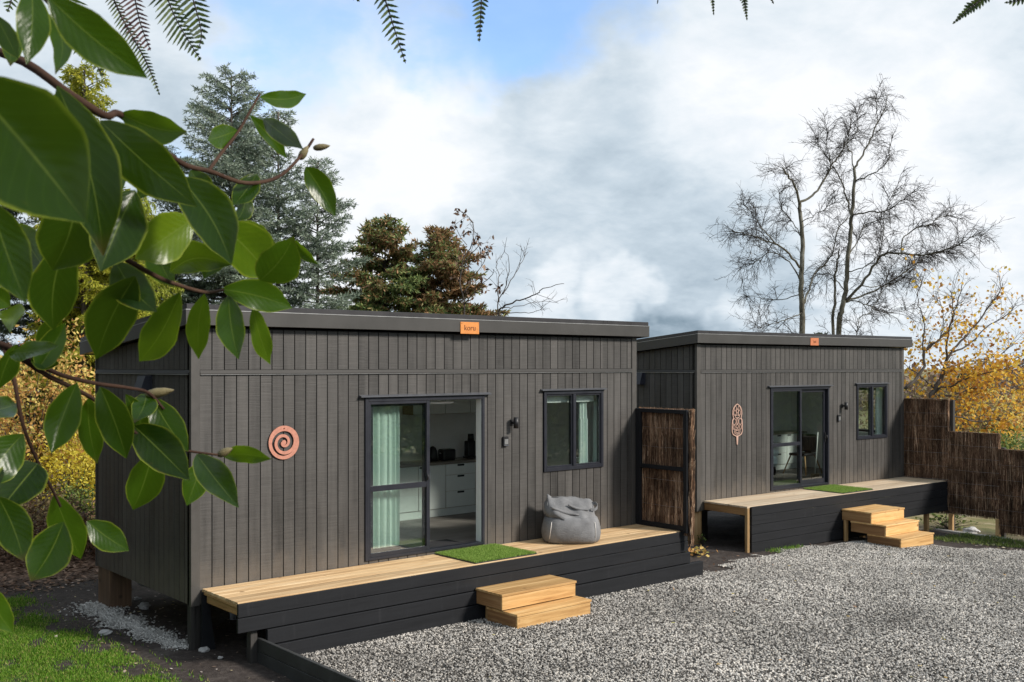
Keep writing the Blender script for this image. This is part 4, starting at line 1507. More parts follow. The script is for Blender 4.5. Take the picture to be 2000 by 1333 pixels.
t = thing('broom', 'pale broom leaning inside the shut glass door of the farther cabin', 'broom', (4.98, .95, .036), F2)
part('stick', MB().tube([(4.97, .95, .12), (5.31, 1.12, 1.02)], .013, 8), 'cupboard', t)
part('head', MB().cbox(4.84, 5.10, .92, .98, .037, .1195, .008), 'ply_edge', t)

# ------------------------------------------------------------------ drain pipe and debris under the near cabin
t = thing('drain_pipe', 'pale grey drain pipe under the floor of the nearer cabin', 'pipe', (.9, 2.2, -.42))
part('pipe', MB().tube([(.42, 2.62, -.40), (.75, 1.7, -.44), (.98, 1.1, -.47)], .042, 10), 'pipe', t)
part('bend', MB().tube([(.985, 1.09, -.475), (1.0, 1.05, -.52), (1.0, 1.04, -.70)], .048, 10), 'pipe', t)
part('hanger', MB().box(.74, .78, 1.68, 1.70, -.40, -.19), 'silver', t)
# ------------------------------------------------------------------ vegetation helpers
def unit(a):
    return a / (np.linalg.norm(a, axis=-1, keepdims=True) + 1e-9)


def sprays(rng, P, D, L, Wd):
    """pointed four-cornered leaves or needle sprays: base P, direction D, length L, width Wd"""
    n = len(P)
    D = unit(D)
    s = unit(np.cross(D, rng.normal(0, 1, (n, 3))))
    L = np.broadcast_to(np.asarray(L, float), (n,))[:, None]
    Wd = np.broadcast_to(np.asarray(Wd, float), (n,))[:, None]
    mid = P + D * L * .45
    V = np.stack([P, mid + s * Wd * .5, P + D * L, mid - s * Wd * .5], 1).reshape(-1, 3)
    return V, np.arange(n * 4).reshape(-1, 4)


def sticks(P0, P1, P2, r0, r2):
    """bent three-sided twigs through three points"""
    n = len(P0)
    d = unit(P2 - P0)
    a = unit(np.cross(d, np.array([.31, .52, .79])))
    b = np.cross(d, a)
    r0 = np.broadcast_to(np.asarray(r0, float), (n,))[:, None]
    r2 = np.broadcast_to(np.asarray(r2, float), (n,))[:, None]
    rows = []
    for P, r in ((P0, r0), (P1, (r0 + r2) / 2), (P2, r2)):
        for k in range(3):
            an = 2 * math.pi * k / 3
            rows.append(P + (a * math.cos(an) + b * math.sin(an)) * r)
    V = np.stack(rows, 1).reshape(-1, 3)
    f = []
    for i in range(2):
        for k in range(3):
            k2 = (k + 1) % 3
            f.append((i * 3 + k, i * 3 + k2, (i + 1) * 3 + k2, (i + 1) * 3 + k))
    Fq = (np.arange(n)[:, None, None] * 9 + np.array(f)[None]).reshape(-1, 4)
    return V, Fq


def join(parts):
    Vs, Fs, o = [], [], 0
    for V, F_ in parts:
        Vs.append(V)
        Fs.append(F_ + o)
        o += len(V)
    return np.concatenate(Vs), np.concatenate(Fs)


def foot(px, d):
    p = at(px, HY, d)
    return np.array([p[0], p[1], float(H(p[0], p[1]))])


def veg_root(name, label, cat, base, group=None):
    t = bpy.data.objects.new(name, None)
    COL.objects.link(t)
    t.location = tuple(base)
    ORG[t.name] = tuple(base)
    return tag(t, label, cat, group)


def veg_part(name, VF, mat, root, smooth=False):
    return link(name, mesh_arrays(name, VF[0] - np.array(ORG[root.name]), VF[1], smooth), mat, root)


def trunk_mb(pts, rads, n=9):
    return MB().tube(pts, list(rads), n)


def conifer(name, label, seed, base, Ht, Rm, nb, mat, bark='dark_bark', t0=.08, dens=95, nl=.075, nw=.014, power=.85, up0=-.05, up1=.7, droop=.22, top2=None, hang=0.0, sub=.13, lean=(0, 0), group=None, mat2=None, green=1.12):
    rng = np.random.default_rng(seed)
    t = veg_root(name, label, 'tree', base, group)
    tops = [(0.0, 0.0, 1.0, 1.0)] + (top2 or [])
    st, seg0, seg1 = [], [], []
    wood = []
    mb = MB()
    for (ox, oy, hs, rs) in tops:
        Hh, Rr = Ht * hs, Rm * rs
        ax = [np.array([base[0] + ox * min(1, k / 2) + lean[0] * (k / 6) ** 2, base[1] + oy * min(1, k / 2) + lean[1] * (k / 6) ** 2, base[2] - .1 + Hh * k / 6]) for k in range(7)]
        mb.tube(ax, [max(.02, .013 * Hh * (1 - k / 6.4)) for k in range(7)], 8)
        m = int(nb * rs)
        for i in range(m):
            tt = t0 + (1 - t0) * ((i + rng.uniform(0, 1)) / m)
            zc_ = tt * Hh
            k = min(5, int(tt * 6))
            fr_ = tt * 6 - k
            o = ax[k] * (1 - fr_) + ax[k + 1] * fr_
            ln = Rr * (max(0.0, 1 - tt) ** power) * rng.uniform(.62, 1.12) + .18
            az = rng.uniform(0, 2 * math.pi)
            el = up0 + (up1 - up0) * tt ** 2 + rng.normal(0, .08)
            d = np.array([math.cos(az), math.sin(az), el])
            pts = [o + d * ln * s + np.array([0, 0, -droop * ln * s * s + .10 * ln * max(0, s - .7)]) for s in np.linspace(0, 1, 6)]
            r0 = .012 + .012 * ln
            P = np.array(pts)
            wood.append(sticks(P[[0, 2]], P[[1, 3]], P[[2, 5]], np.array([r0, r0 * .6]), np.array([r0 * .6, .004])))
            ns = max(3, int(ln / sub))
            s = np.linspace(.16, 1.0, ns)
            Q = np.stack([np.interp(s, np.linspace(0, 1, 6), P[:, c]) for c in range(3)], -1)
            hd = np.array([math.cos(az), math.sin(az), 0])
            sd = np.array([-math.sin(az), math.cos(az), 0])
            for sg in (-1, 1):
                l2 = (.16 + .34 * ln * (1 - s)) * rng.uniform(.5, 1.15, ns)
                l2 = np.minimum(l2, 1.3)
                dd = hd * rng.uniform(.35, .95, (ns, 1)) + sd * sg * rng.uniform(.5, 1.0, (ns, 1)) + np.array([0, 0, 1.0]) * rng.normal(.02 - hang, .16, (ns, 1))
                dd = unit(dd)
                seg0.append(Q)
                e = Q + dd * l2[:, None] - np.array([0, 0, 1.0]) * (hang + .10) * (l2[:, None] ** 1.3)
                seg1.append(e)
            seg0.append(P[-2:-1])
            seg1.append(P[-1:])
    A = np.concatenate(seg0)
    B = np.concatenate(seg1)
    wood.append(sticks(A, (A + B) / 2 + np.array([0, 0, .01]), B, .004, .002))
    ln = np.linalg.norm(B - A, axis=1)
    cnt = rng.poisson(ln * dens) + 2
    ix = np.repeat(np.arange(len(A)), cnt)
    f = rng.uniform(.02, 1.0, len(ix))[:, None]
    Pn = A[ix] * (1 - f) + B[ix] * f + rng.normal(0, .012, (len(ix), 3))
    D = unit(B[ix] - A[ix]) * .75 + rng.normal(0, .55, (len(ix), 3)) + np.array([0, 0, .18 - hang])
    nls = nl * rng.uniform(.6, 1.35, len(ix))
    part_b = join(wood)
    veg_part('branches', part_b, bark, t)
    link('trunk', mb.mesh('trunk', base), bark, t)
    if mat2 is None:
        veg_part('crown', sprays(rng, Pn, D, nls, nw), mat, t)
    else:
        pick = rng.uniform(0, 1, len(ix)) + .9 * (Pn[:, 2] - base[2]) / Ht + .35 * np.sin(Pn[:, 0] * 2.3 + 1.0) * np.sin(Pn[:, 2] * 2.9) > green
        veg_part('crown', sprays(rng, Pn[pick], D[pick], nls[pick], nw), mat, t)
        veg_part('green_shoots', sprays(rng, Pn[~pick], D[~pick], nls[~pick], nw), mat2, t)
    return t


def twig_field(rng, paths, per_m, l0, l1, upb, dr, sub_n, sub_l, r):
    """fine twigs growing out of limb polylines; returns twig geometry and all tip positions"""
    S, E, M, tipdir = [], [], [], []
    for P, w in paths:
        P = np.array(P)
        sl_ = np.linalg.norm(np.diff(P, axis=0), axis=1)
        tot = sl_.sum()
        n = int(tot * per_m * w) + 1
        cum = np.concatenate([[0], np.cumsum(sl_)])
        s = rng.uniform(.18, 1.0, n) ** .75 * tot
        for x in s:
            k = min(len(sl_) - 1, int(np.searchsorted(cum, x) - 1))
            k = max(k, 0)
            f = (x - cum[k]) / sl_[k]
            p = P[k] * (1 - f) + P[k + 1] * f
            d = (P[k + 1] - P[k]) / sl_[k]
            dirn = d * .75 + rng.normal(0, .62, 3) + np.array([0, 0, upb])
            dirn /= np.linalg.norm(dirn)
            ln = rng.uniform(l0, l1)
            e = p + dirn * ln + np.array([0, 0, -dr * ln * ln])
            S.append(p)
            E.append(e)
            M.append(p + dirn * ln * .52 + np.array([0, 0, .02]))
            tipdir.append(dirn)
    S, E, M, tipdir = map(np.array, (S, E, M, tipdir))
    geo = [sticks(S, M, E, r, r * .5)]
    n = len(S)
    ix = np.repeat(np.arange(n), sub_n)
    f = rng.uniform(.2, 1.0, len(ix))[:, None]
    p = np.where(f < .52, S[ix] + (M[ix] - S[ix]) * f / .52, M[ix] + (E[ix] - M[ix]) * (f - .52) / .48)
    d = unit(tipdir[ix] * .8 + rng.normal(0, .6, (len(ix), 3)) + np.array([0, 0, upb * .3 - dr * .5]))
    l2 = rng.uniform(.35, 1.0, len(ix))[:, None] * sub_l
    e = p + d * l2 + np.array([0, 0, -1.0]) * dr * 1.2 * l2 ** 2
    geo.append(sticks(p, p + d * l2 * .5 + np.array([0, 0, .01]), e, r * .55, r * .3))
    # last order
    m = len(p)
    ix2 = np.repeat(np.arange(m), 2)
    f = rng.uniform(.3, 1.0, len(ix2))[:, None]
    p2 = p[ix2] + (e[ix2] - p[ix2]) * f
    d2 = unit(d[ix2] + rng.normal(0, .7, (len(ix2), 3)) + np.array([0, 0, -dr]))
    l3 = rng.uniform(.3, 1.0, len(ix2))[:, None] * sub_l * .55
    e2 = p2 + d2 * l3
    geo.append(sticks(p2, (p2 + e2) / 2, e2, r * .36, r * .24))
    return join(geo), np.concatenate([e, e2]), np.concatenate([d, d2])


def smooth_path(P, n=4):
    P = np.array(P, float)
    out = []
    for i in range(len(P) - 1):
        a, b, c, d = P[max(i - 1, 0)], P[i], P[i + 1], P[min(i + 2, len(P) - 1)]
        for k in range(n):
            t = k / n
            out.append(.5 * ((2 * b) + (-a + c) * t + (2 * a - 5 * b + 4 * c - d) * t * t + (-a + 3 * b - 3 * c + d) * t ** 3))
    out.append(P[-1])
    return np.array(out)


def traced_tree(name, label, seed, limbs, crop, depth, bark, per_m, l0, l1, upb, dr, sub_n, sub_l, r, wander=1.4, group=None):
    """limbs: (points in crop pixels, radius at start, radius at end, depth offset at end); grown as a tree with real depth"""
    rng = np.random.default_rng(seed)
    cx, cy, sc_ = crop
    P0 = at(cx + limbs[0][0][0][0] / sc_, cy + limbs[0][0][0][1] / sc_, depth)
    base = np.array([P0[0], P0[1], float(H(P0[0], P0[1]))])
    t = veg_root(name, label, 'tree', base, group)
    paths = []
    for (pts, ra, rb_, da, db, w) in limbs:
        q = []
        for i, (u, v) in enumerate(pts):
            s = i / max(1, len(pts) - 1)
            q.append(at(cx + u / sc_, cy + v / sc_, depth + da + (db - da) * s))
        if w == 0 or pts[0][1] > 1300:
            g0 = q[0].copy()
            q = [np.array([g0[0], g0[1], float(H(g0[0], g0[1])) - .1])] + q
        P = smooth_path(q, 4)
        P[1:-1] += rng.normal(0, .018, (len(P) - 2, 3))
        rad = np.linspace(ra, rb_, len(P))
        mb = MB().tube(P, list(rad), 8)
        nm = 'trunk' if pts[0][1] > 1300 else 'limb'
        link(nm, mb.mesh(nm, base), bark, t)
        if w > 0:
            paths.append((P, w))
    geo, tips, td = twig_field(rng, paths, per_m, l0, l1, upb, dr, sub_n, sub_l, r)
    veg_part('twigs', geo, 'dark_bark' if bark == 'birch_bark' else bark, t)
    return t, tips, td


def bush(name, label, seed, base, rx, ry, hz, n_cl, per, lsize, mat, cat='shrub', stems=9, bark='grey_bark', clus=.22, group=None, lw=.55, zmin=.0, sparse=0.0):
    rng = np.random.default_rng(seed)
    t = veg_root(name, label, cat, base, group)
    u = unit(rng.normal(0, 1, (n_cl, 3)))
    rad = rng.uniform(.25, 1, (n_cl, 1)) ** .5
    lump = 1 + .22 * np.sin(u[:, :1] * 5 + seed) + .18 * np.sin(u[:, 1:2] * 7 + u[:, 2:] * 4)
    c = u * rad * lump * np.array([rx, ry, hz * .5]) + np.array([0, 0, hz * .5])
    c[:, 2] = np.maximum(c[:, 2], zmin + rng.uniform(0, .2, n_cl))
    P = np.repeat(c, per, 0) + rng.normal(0, clus, (n_cl * per, 3))
    P[:, 2] = np.maximum(P[:, 2], .02)
    P = P + base
    D = rng.normal(0, 1, P.shape) + np.array([0, 0, -.15])
    ls = lsize * rng.uniform(.6, 1.3, len(P))
    veg_part('foliage', sprays(rng, P, D, ls, ls * lw), mat, t)
    k = rng.choice(n_cl, min(n_cl, stems * 6), replace=False)
    A = np.tile(base, (len(k), 1)) + np.stack([rng.normal(0, .12 * rx, len(k)), rng.normal(0, .12 * ry, len(k)), np.zeros(len(k))], -1)
    B = c[k] + base
    M = A * .45 + B * .55 + np.stack([np.zeros(len(k)), np.zeros(len(k)), .18 * hz * np.ones(len(k))], -1)
    veg_part('stems', sticks(A, M, B, .016, .004), bark, t)
    return t


# ------------------------------------------------------------------ trees behind the cabins
conifer('cedar_tree', 'tall silvery blue-green cedar rising behind the nearer cabin', 21, foot(452, 27.0), 11.0, 3.5, 215, 'cedar_needles', 'grey_bark', .16, 70, .115, .024, .62, .0, .8, .16,
        [(1.1, -.5, .92, .45), (-1.3, .5, .80, .55), (2.0, -1.0, .80, .58)], .05)
conifer('feathery_conifer', 'dark feathery conifer at the far left behind the big leaves', 22, foot(-30, 24.0), 7.2, 3.2, 120, 'dark_needles', 'dark_bark', .12, 66, .10, .022, .6, .0, .6, .25)
conifer('weeping_conifer', 'lime green weeping conifer left of the nearer cabin roof', 23, foot(248, 24.5), 7.3, 2.2, 200, 'lime_needles', 'grey_bark', .05, 130, .10, .020, .45, .05, .5, .55, [(-1.0, .3, .8, .6)], .85)
conifer('golden_conifer', 'golden tipped conifer behind the fern fronds at the upper left', 24, foot(165, 22.5), 9.4, 1.55, 200, 'gold_needles', 'grey_bark', .10, 130, .10, .024, .55, .1, .7, .3, None, .35)
conifer('cryptomeria_tree', 'left one of two rusty brown and green cedars behind the roof', 31, foot(752, 31.0), 7.9, 3.8, 165, 'rust_needles', 'dark_bark', .12, 80, .16, .048, .75, .05, .55, .20, [(-1.0, .4, .62, .55)], .08, group='rusty cedars behind the roof', mat2='rust_green_needles', green=1.34)
conifer('cryptomeria_tree', 'right one of two rusty brown and green cedars behind the roof', 32, foot(862, 31.5), 7.75, 3.4, 165, 'rust_needles', 'dark_bark', .12, 80, .16, .048, .70, .05, .55, .20, [(1.0, -.8, .62, .7)], .08, group='rusty cedars behind the roof', mat2='rust_green_needles', green=.95)

# bare birches: limb lines follow the visible structure, spread in depth
CROP = (1380, 170, 2.721)
limbsA = [
    ([(508, 1310), (505, 1150), (507, 1000), (512, 850), (500, 700), (495, 620)], 0.1061, 0.0595, 0, 0, .25),
    ([(495, 625), (470, 530), (430, 470), (405, 430)], 0.0450, 0.0208, 0, -1.2, 1.3),
    ([(495, 615), (560, 580), (620, 510), (660, 420), (700, 370), (745, 290), (765, 200)], 0.0450, 0.0107, 0, 1.5, 1.3),
    ([(495, 960), (440, 890), (370, 840), (290, 810), (200, 780), (130, 765)], 0.0398, 0.0107, 0, -1.5, 1.5),
    ([(370, 840), (300, 760), (250, 690), (190, 610)], 0.0213, 0.0071, -.8, -2.2, 1.5),
    ([(492, 1020), (440, 930), (350, 880), (260, 930), (185, 965)], 0.0265, 0.0083, 0, 1.6, 1.4),
    ([(490, 1105), (400, 1130), (300, 1125), (200, 1110)], 0.0185, 0.0059, 0, .8, 1.3),
    ([(512, 1200), (450, 1230), (380, 1250), (270, 1285)], 0.0185, 0.0059, 0, -1.0, 1.3),
    ([(520, 1150), (545, 1080), (570, 1000), (640, 930), (680, 850), (692, 770), (755, 690)], 0.0345, 0.0130, 0, 1.4, 1.0),
    ([(505, 720), (560, 690), (640, 640), (700, 590)], 0.0159, 0.0059, 0, -1.4, 1.2),
    ([(500, 790), (460, 720), (400, 650), (390, 560)], 0.0185, 0.0059, 0, 1.0, 1.3),
]
limbsB = [
    ([(706, 1310), (722, 1180), (742, 1050), (752, 900), (765, 750), (770, 680), (780, 600), (785, 480), (786, 430)], 0.0981, 0.0446, 0, 0, .25),
    ([(672, 1310), (680, 1150), (685, 1000), (700, 900), (706, 860)], 0.0663, 0.0178, .9, .9, .4),
    ([(786, 430), (830, 360), (870, 280), (905, 200), (940, 130), (966, 40)], 0.0371, 0.0107, 0, .9, .9),
    ([(905, 200), (908, 120), (890, 45)], 0.0149, 0.0071, .4, .7, 1.0),
    ([(785, 440), (775, 360), (745, 310), (800, 240), (800, 140)], 0.0213, 0.0083, 0, -1.2, 1.2),
    ([(790, 500), (860, 470), (920, 440), (968, 380), (970, 290)], 0.0265, 0.0083, 0, -1.1, 1.1),
    ([(770, 690), (750, 620), (730, 540), (700, 470), (660, 410), (610, 330), (582, 272)], 0.0318, 0.0119, 0, 1.6, 1.0),
    ([(660, 410), (640, 330), (640, 220)], 0.0159, 0.0059, 1.0, 1.4, 1.2),
    ([(772, 680), (860, 665), (960, 660), (1050, 595), (1110, 545)], 0.0292, 0.0083, 0, -1.6, 1.2),
    ([(960, 660), (985, 580), (1040, 520)], 0.0159, 0.0059, -.9, -.4, 1.2),
    ([(740, 1145), (820, 1050), (900, 940), (940, 890), (1040, 885), (1150, 895), (1250, 870), (1340, 840), (1420, 790), (1485, 778)], 0.0530, 0.0095, 0, -2.2, 1.5),
    ([(1040, 885), (1040, 810), (1100, 760), (1180, 730), (1250, 690), (1330, 690)], 0.0239, 0.0071, -1.0, -.2, 1.5),
    ([(742, 1140), (850, 1100), (940, 1060), (1020, 1010), (1100, 950), (1200, 890), (1290, 880)], 0.0371, 0.0083, 0, 1.6, 1.4),
    ([(820, 1055), (950, 1060), (1050, 1020), (1130, 1020)], 0.0185, 0.0059, -.3, 1.0, 1.3),
    ([(742, 1142), (800, 1140), (870, 1170), (940, 1200), (1060, 1185)], 0.0239, 0.0059, 0, 1.0, 1.3),
    ([(800, 1308), (870, 1200), (940, 1070), (960, 960)], 0.0159, 0.0059, -.6, .3, .9),
    ([(752, 900), (800, 820), (850, 730), (960, 700)], 0.0239, 0.0071, 0, 1.4, 1.3),
    ([(750, 980), (830, 960), (920, 880), (940, 740)], 0.0213, 0.0071, 0, -1.4, 1.2),
    ([(735, 1090), (690, 1030), (640, 990), (560, 1080)], 0.0213, 0.0059, 0, 1.2, 1.2),
]
traced_tree('birch_tree', 'leafless birch with a single mossy trunk, left of the bare pair', 41, limbsA, CROP, 35.0, 'birch_bark', 7.5, .3, 1.0, .08, .22, 7, .48, .0105, group='leafless birches behind the farther cabin')
traced_tree('birch_tree', 'tallest leafless birch with twin trunks behind the farther cabin', 42, limbsB, CROP, 35.5, 'birch_bark', 7.5, .3, 1.0, .08, .22, 7, .48, .0105, group='leafless birches behind the farther cabin')

# autumn maple at the right
CR2 = (1700, 580, 4.443)
limbsC = [
    ([(520, 1400), (525, 900), (560, 800), (620, 680), (655, 560)], .11, .05, 0, 0, .8),
    ([(300, 800), (450, 640), (470, 480), (590, 370), (700, 230), (760, 20), (800, -120)], .05, .010, -.5, .5, 1.2),
    ([(460, 620), (460, 420), (460, 200), (410, 30), (440, -150)], .028, .008, -.3, .4, 1.2),
    ([(655, 560), (660, 420), (700, 230), (720, 120), (690, -60)], .04, .009, 0, -.8, 1.3),
    ([(655, 560), (760, 420), (880, 290), (1000, 130), (1100, 0), (1150, -120)], .04, .008, 0, .8, 1.3),
    ([(720, 480), (880, 400), (1000, 270), (1200, 150), (1260, 60)], .03, .007, .2, 1.4, 1.2),
    ([(560, 800), (450, 700), (330, 620)], .03, .009, 0, .7, 1.2),
    ([(560, 800), (700, 780), (850, 700), (1050, 650), (1230, 600)], .035, .008, 0, -1.0, 1.4),
    ([(540, 860), (700, 850), (900, 800), (1100, 790), (1300, 760)], .035, .008, 0, 1.0, 1.3),
    ([(700, 1030), (850, 1070), (1000, 1080), (1200, 1050)], .028, .007, -.6, -.2, 1.1),
    ([(530, 950), (700, 1030), (850, 920), (900, 850)], .026, .007, -.2, .6, 1.1),
    ([(480, 470), (600, 360), (640, 180), (580, -40)], .022, .006, -.4, -1.2, 1.2),
    ([(640, 620), (860, 560), (1060, 520), (1240, 420)], .03, .007, 0, .9, 1.2),
]
tA, tips, td = traced_tree('maple_tree', 'small autumn tree with sparse golden leaves at the right edge', 43, limbsC, CR2, 31.0, 'grey_bark', 5.0, .3, .95, .12, .05, 3, .38, .008)
rngm = np.random.default_rng(77)
zrel = tips[:, 2]
keep = rngm.uniform(0, 1, len(tips)) < np.clip(.50 - (zrel - 1.8) / 5.0, .06, .50)
TP = np.repeat(tips[keep], 6, 0) + rngm.normal(0, .17, (keep.sum() * 6, 3))
veg_part('leaves', sprays(rngm, TP, rngm.normal(0, 1, TP.shape) + np.array([0, 0, -.5]), .13 * rngm.uniform(.6, 1.3, len(TP)), .10), 'amber_leaves', tA)

# small bare tree right of the rusty cedars, and a magnolia with a few dark leaves
CR3 = (600, 370, 3.846)
limbsD = [
    ([(1440, 1420), (1440, 960), (1490, 880), (1600, 830), (1720, 790), (1800, 740), (1930, 710)], 0.0350, 0.0070, 0, -.8, 1.0),
    ([(1440, 960), (1430, 760), (1440, 640), (1420, 540)], 0.0175, 0.0056, 0, .5, 1.0),
    ([(1440, 850), (1500, 680), (1520, 560), (1480, 460)], 0.0150, 0.0049, 0, -.6, 1.0),
    ([(1470, 790), (1550, 660), (1600, 560), (1660, 470)], 0.0150, 0.0049, 0, .6, 1.0),
    ([(1480, 890), (1560, 880), (1700, 850), (1880, 850)], 0.0125, 0.0042, 0, .4, .9),
    ([(1460, 930), (1600, 930), (1720, 920), (1790, 890)], 0.0125, 0.0042, 0, -.4, .9),
]
traced_tree('bare_tree', 'small leafless tree right of the rusty cedars', 44, limbsD, CR3, 29.0, 'grey_bark', 2.2, .25, .7, .12, .02, 2, .3, .008)
limbsE = [
    ([(1180, 1420), (1180, 900), (1150, 700), (1170, 520), (1240, 420), (1240, 260), (1195, 190)], 0.0300, 0.0070, 0, .3, .8),
    ([(1160, 640), (1220, 500), (1290, 420), (1270, 330)], 0.0150, 0.0056, 0, -.5, 1.0),
    ([(1180, 780), (1260, 640), (1330, 540), (1380, 450)], 0.0150, 0.0056, 0, .5, 1.0),
    ([(1180, 860), (1300, 740), (1390, 640), (1400, 600)], 0.0150, 0.0056, 0, -.4, 1.0),
    ([(1200, 420), (1120, 300), (1120, 260)], 0.0100, 0.0042, .2, .4, 1.0),
]
tE, tips, td = traced_tree('magnolia_tree', 'thin tree with a few dark leaves against the sky beside the rusty cedars', 45, limbsE, CR3, 28.5, 'grey_bark', 2.2, .2, .6, .15, .02, 2, .25, .008)
kk = rngm.uniform(0, 1, len(tips)) < .5
TP = np.repeat(tips[kk], 2, 0)
veg_part('leaves', sprays(rngm, TP, rngm.normal(0, 1, TP.shape) + np.array([0, 0, -.4]), .15, .08), 'brown_leaves', tE)

# shrubs at the left, behind the nearer cabin
bush('yellow_shrub', 'yellow and amber autumn shrub left of the nearer cabin', 51, foot(70, 20.5), 1.9, 1.4, 3.1, 330, 34, .085, 'yellow_leaves', clus=.17, zmin=.5)
bush('yellow_shrub', 'low bright yellow shrub against the cabin side at the left', 52, foot(140, 19.6), .9, .8, 1.45, 120, 34, .07, 'gold_leaves', clus=.13, zmin=.25)
bush('amber_shrub', 'amber leaved shrub at the far left edge behind the branches', 53, foot(-60, 20.5), 1.6, 1.2, 2.3, 200, 30, .08, 'yellow_leaves', clus=.18, zmin=.3)
bush('green_shrub', 'small green plant at the foot of the yellow shrubs', 54, foot(158, 18.6), .45, .4, .75, 46, 26, .10, 'green_shrub', clus=.10, lw=.28)
bush('dull_shrub', 'brown dying shrub low at the left of the cabin', 55, foot(25, 17.3), 1.1, .7, .85, 130, 26, .07, 'dull_shrub', clus=.13)
bush('dull_shrub', 'heap of brown twigs and leaves beside the cabin corner', 56, foot(120, 16.9), .9, .6, .55, 120, 26, .07, 'brown_leaves', clus=.12)
for i, (x, y, r, h) in enumerate(((-7.6, -1.6, 3.0, 7.5), (-6.2, 4.6, 2.9, 8.0), (-4.9, 11.0, 2.6, 7.5))):  # unseen trees added to block sky light from the left side wall
    bush('added_evergreen', ('nearest', 'middle', 'farthest')[i] + ' of three tall unseen evergreens added left of the picture to shade the cabin side', 57 + i, np.array([x, y, float(H(x, y))]), r, r, h, 520, 30, .26, 'far_green', 'tree', clus=.34, group='shading evergreens added left of the picture')
# low woods and bushes at the right
bush('green_shrub', 'light green bush behind the low end of the fence', 61, foot(1992, 27.0), 1.5, 1.3, 2.3, 210, 30, .09, 'green_shrub', clus=.17)
bush('green_shrub', 'green and yellow bush behind the step of the fence', 62, foot(1915, 29.0), 1.3, 1.1, 1.35, 120, 26, .09, 'green_shrub', clus=.16)
bush('autumn_bush', 'orange brown bush far behind the fence', 63, foot(1945, 44.0), 4.2, 2.5, 3.3, 260, 24, .15, 'yellow_leaves', clus=.34)
bush('autumn_bush', 'dull brown bush right behind the farther cabin', 64, foot(1815, 42.0), 3.8, 2.5, 3.4, 300, 24, .16, 'dull_shrub', clus=.34)
bush('autumn_bush', 'purplish brown bush at the right edge in the distance', 65, foot(2050, 52.0), 4.5, 3.0, 4.6, 300, 24, .19, 'far_purple', clus=.4)
conifer('far_conifer', 'small dark conifer in the distance above the fence', 71, foot(1938, 60.0), 3.6, 1.2, 50, 'far_green', 'dark_bark', .05, 40, .16, .06, .7)
conifer('far_conifer', 'dark conifer tip showing above the farther roof between the birches', 72, foot(1598, 48.0), 5.6, 1.7, 60, 'far_green', 'dark_bark', .05, 45, .15, .06, .55)
conifer('far_conifer', 'dark distant conifer beside the right roof corner', 73, foot(1880, 58.0), 4.0, 1.5, 50, 'far_green', 'dark_bark', .05, 40, .16, .06, .7)
for i, (px, d, h) in enumerate(((1385, 60, 4.6), (1440, 64, 4.3))):
    rr = np.random.default_rng(80 + i)
    b = foot(px, d)
    t = veg_root('twiggy_tree', ('left' if i == 0 else 'right') + ' one of two faint twiggy treetops above the left end of the farther roof', 'tree', b, 'faint treetops above the farther roof')
    paths = []
    for k in range(9):
        e = b + np.array([rr.normal(0, 1.0), rr.normal(0, 1.0), h * rr.uniform(.8, 1.05)])
        paths.append((smooth_path([b, b * .5 + e * .5 + rr.normal(0, .15, 3), e], 4), 1.0))
    link('trunk', trunk_mb([b, b + np.array([0, 0, h * .45]), b + np.array([.1, 0, h * .8])], [.12, .08, .03]).mesh('trunk', b), 'grey_bark', t)
    geo, _, _ = twig_field(rr, paths, 3.0, .3, .9, .2, .03, 3, .4, .014)
    veg_part('twigs', join([geo, join([sticks(P[:-1][::2], P[:-1][::2] * .5 + P[1:][::2] * .5, P[1:][::2], .03, .02) for P, w in paths])]), 'grey_bark', t)


# far-off belt of wood all round the horizon (also what the window panes mirror)
def wood_belt():
    rng = np.random.default_rng(91)
    Vs = []
    n = 900
    az = rng.uniform(0, 2 * math.pi, n)
    dist = rng.uniform(75, 130, n)
    hgt = rng.uniform(1.5, 3.4, n)
    C0 = np.stack([5 + np.cos(az) * dist, np.sin(az) * dist, np.zeros(n)], -1)
    P = np.repeat(C0, 46, 0) + rng.normal(0, 1, (n * 46, 3)) * np.array([2.6, 2.6, 0]) + np.array([0, 0, -1.7]) + np.stack([np.zeros(n * 46), np.zeros(n * 46), rng.uniform(0, 1, n * 46) ** .8 * np.repeat(hgt, 46) * 1.3], -1)
    V, F_ = sprays(rng, P, rng.normal(0, 1, P.shape), .9, .55)
    return V, F_


V, F_ = wood_belt()
stuff(link('distant_wood', mesh_arrays('distant_wood', V, F_), 'far_purple'), 'belt of brown and green woodland along the horizon', 'woodland')


def mirrored_hedge():
    """evergreen hedge across the yard, out of frame, that the glass mirrors"""
    rng = np.random.default_rng(92)
    n = 1500
    s = rng.uniform(0, 1, n)
    a, b = np.array([8.0, -34.0]), np.array([36.0, -15.0])
    xy = a + (b - a) * s[:, None] + rng.normal(0, 1.0, (n, 2))
    top = 5.0 + 1.6 * np.sin(s * 19) + rng.uniform(-1, 1, n)
    z = rng.uniform(0, 1, n) ** .7 * top
    C0 = np.concatenate([xy, (z - 1.2)[:, None]], 1)
    P = np.repeat(C0, 42, 0) + rng.normal(0, .42, (n * 42, 3))
    return sprays(rng, P, rng.normal(0, 1, P.shape), .42, .24)


V, F_ = mirrored_hedge()
stuff(link('hedge_foliage', mesh_arrays('hedge_foliage', V, F_), 'hedge'), 'evergreen hedge across the yard mirrored in the windows', 'hedge')

# ------------------------------------------------------------------ lawn, litter, weeds
rl = np.random.default_rng(101)
lawn_poly = [(-.62, 4.0), (-.95, 3.0), (-.74, 1.7), (-.62, .3), (-.55, -1.2), (-.3, -3.5), (-5.0, -3.5), (-7, 4.0), (-3, 4.6)]


